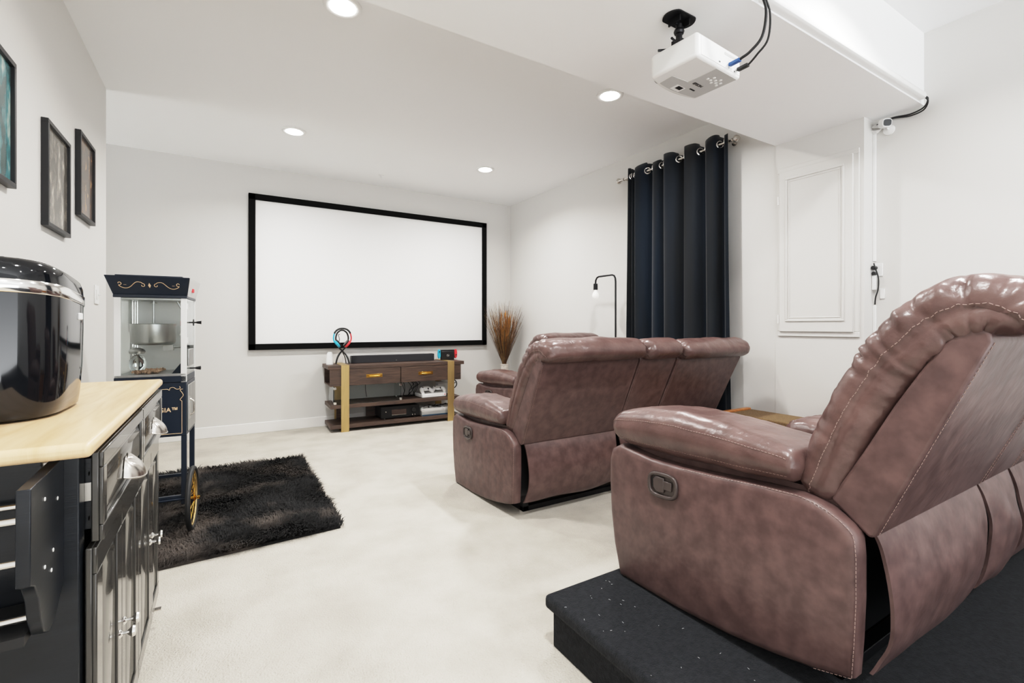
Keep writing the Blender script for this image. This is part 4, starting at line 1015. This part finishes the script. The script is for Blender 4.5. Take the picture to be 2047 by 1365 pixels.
# raceway on the soffit edge
pts = [(YS0 - .0005, 2.392), (YS0 - .024, 2.392), (YS0 - .034, 2.398), (YS0 - .038, 2.412), (YS0 - .034, 2.426), (YS0 - .024, 2.434), (YS0 - .0005, 2.434)]
tag(MB().prism(pts, 'x', 1.83, 3.41).build('cable_raceway', M['white'], bevel=.001), 'white cable channel running along the lower edge of the soffit', 'cable channel')
for z0, z1, lab in ((1.505, 2.310, 'upper white vertical cable channel beside the access panel'), (.12, 1.231, 'lower white vertical cable channel below the wall outlet')):
    tag(MB().box(XN - .012, XN - .0005, 1.334, 1.3515, z0, z1).build('cable_raceway', M['white'], bevel=.002), lab, 'cable channel')
t = thing('camera_cord', 'pair of black wires from the soffit channel to the security camera', 'cable', (3.45, 1.2, 2.36))
for k in (0, 1):
    MB().tube(lerp_path([(3.405, 1.080, 2.41), (3.425, 1.062, 2.395 - .012 * k), (3.455, 1.090, 2.362 - .014 * k), (3.470, 1.16, 2.352 - .010 * k), (3.480, 1.25, 2.366 - .004 * k), (3.480, 1.33, 2.350)], 30), .0042, 8).build('wire', M['black'], t, True)
sc_ = thing('security_camera', 'small white security camera high on the right wall', 'camera', (3.45, 1.275, 2.33))
MB().lathe([(.030, 0), (.030, -.008), (.020, -.014), (.004, -.016)], (XN - .0005, 1.268, 2.300), 28, 'x').build('base', M['white'], sc_, True)
MB().tube([(XN - .014, 1.268, 2.300), (XN - .028, 1.270, 2.315), (XN - .040, 1.275, 2.328)], .006, 8).build('stem', M['white'], sc_, True)
hd = MB(); hp = []
for k in range(32):
    q = 2 * pi * k / 32; hp.append((.028 * abs(cos(q)) ** .6 * (1 if cos(q) > 0 else -1), .026 * abs(sin(q)) ** .6 * (1 if sin(q) > 0 else -1)))
hm = Matrix.Translation((XN - .050, 1.272, 2.332)) @ Matrix.Rotation(radians(-38), 4, 'Z') @ Matrix.Rotation(radians(10), 4, 'X')
MB().prism(hp, 'y', -.022, .022).xf(hm).build('housing', M['white'], sc_, True, bevel=.005)
MB().prism([(a * .78, c_ * .74) for a, c_ in hp], 'y', -.0240, -.0215).xf(hm).build('lens_face', M['black'], sc_, True)
b = MB()
for k in range(5):
    b.tube([(XN - .012 - .003 * k, 1.338 + (.030 + .002 * k) * cos(2 * pi * j / 24), 2.325 + (.026 - .003 * k) * sin(2 * pi * j / 24 + .2 * k)) for j in range(24)], .0022, 6, closed=True)
tag(b.build('coiled_cord', M['white']), 'white cord coiled beside the security camera', 'cable')
ot = thing('wall_outlet', 'white wall outlet with plugged adapters between the cable channels', 'outlet', (XN, 1.345, 1.40))
MB().box(XN - .006, XN - .0005, 1.300, 1.3515, 1.410, 1.490).build('plate', M['white'], ot, True, bevel=.002)
MB().cyl((XN - .006, 1.338, 1.463), (XN - .040, 1.338, 1.463), .012, 16).cyl((XN - .006, 1.338, 1.428), (XN - .036, 1.338, 1.428), .010, 16).build('plug', M['black'], ot, True)
MB().box(XN - .028, XN - .010, 1.328, 1.350, 1.325, 1.415).build('adapter', M['white'], ot, True, bevel=.003)
MB().box(XN - .008, XN - .0005, 1.290, 1.315, 1.270, 1.330).build('cover_plate', M['white'], ot, True, bevel=.001)
MB().tube(lerp_path([(XN - .03, 1.338, 1.49), (XN - .03, 1.330, 1.46), (XN - .025, 1.316, 1.40), (XN - .022, 1.318, 1.33), (XN - .02, 1.332, 1.28), (XN - .008, 1.340, 1.235)], 24), .0038, 8).build('cord', M['black'], ot, True)

# ------------------------------------------------------------------ world, camera, view
wd_ = D.worlds.new('world'); bpy.context.scene.world = wd_; wd_.use_nodes = True
N_, L_ = wd_.node_tree.nodes, wd_.node_tree.links
wt = N_.new('ShaderNodeTexCoord'); wx_ = N_.new('ShaderNodeSeparateXYZ'); wr = N_.new('ShaderNodeMapRange')
L_.new(wt.outputs['Generated'], wx_.inputs[0]); L_.new(wx_.outputs['Z'], wr.inputs['Value'])
wr.inputs['From Min'].default_value = -.15; wr.inputs['From Max'].default_value = .15
wr.inputs['To Min'].default_value = 5.2; wr.inputs['To Max'].default_value = 1.1   # added fill: brighter below the horizon to lift the ceiling, dimmer above
L_.new(wr.outputs[0], N_['Background'].inputs[1]); N_['Background'].inputs[0].default_value = (.95, .975, 1.0, 1)
cam = D.cameras.new('camera'); co = D.objects.new('camera', cam); C.objects.link(co)
cam.sensor_width = 36; cam.sensor_fit = 'HORIZONTAL'; cam.lens = 948.5 / 2047 * 36
cam.shift_y = -(682.5 - 651.8) / 2047; cam.clip_start = .05
co.location = (0, 0, 1.10); co.rotation_euler = (pi / 2, 0, -radians(31.535))
bpy.context.scene.camera = co
vs_ = bpy.context.scene.view_settings
vs_.view_transform = 'Standard'; vs_.look = 'None'; vs_.exposure = 0.0; vs_.gamma = 1.0
vs_.use_curve_mapping = True
cm_ = vs_.curve_mapping; cm_.white_level = (2.4, 2.4, 2.4); cm_.initialize()
cc = cm_.curves[3]
for a_, b_ in ((.008, .020), (.03, .093), (.08, .295), (.15, .52), (.22, .675), (.30, .775), (.42, .86), (.6, .93), (.8, .97)): cc.points.new(a_, b_)
cm_.update()
bpy.context.scene.cycles.max_bounces = 10
bpy.context.scene.cycles.diffuse_bounces = 8
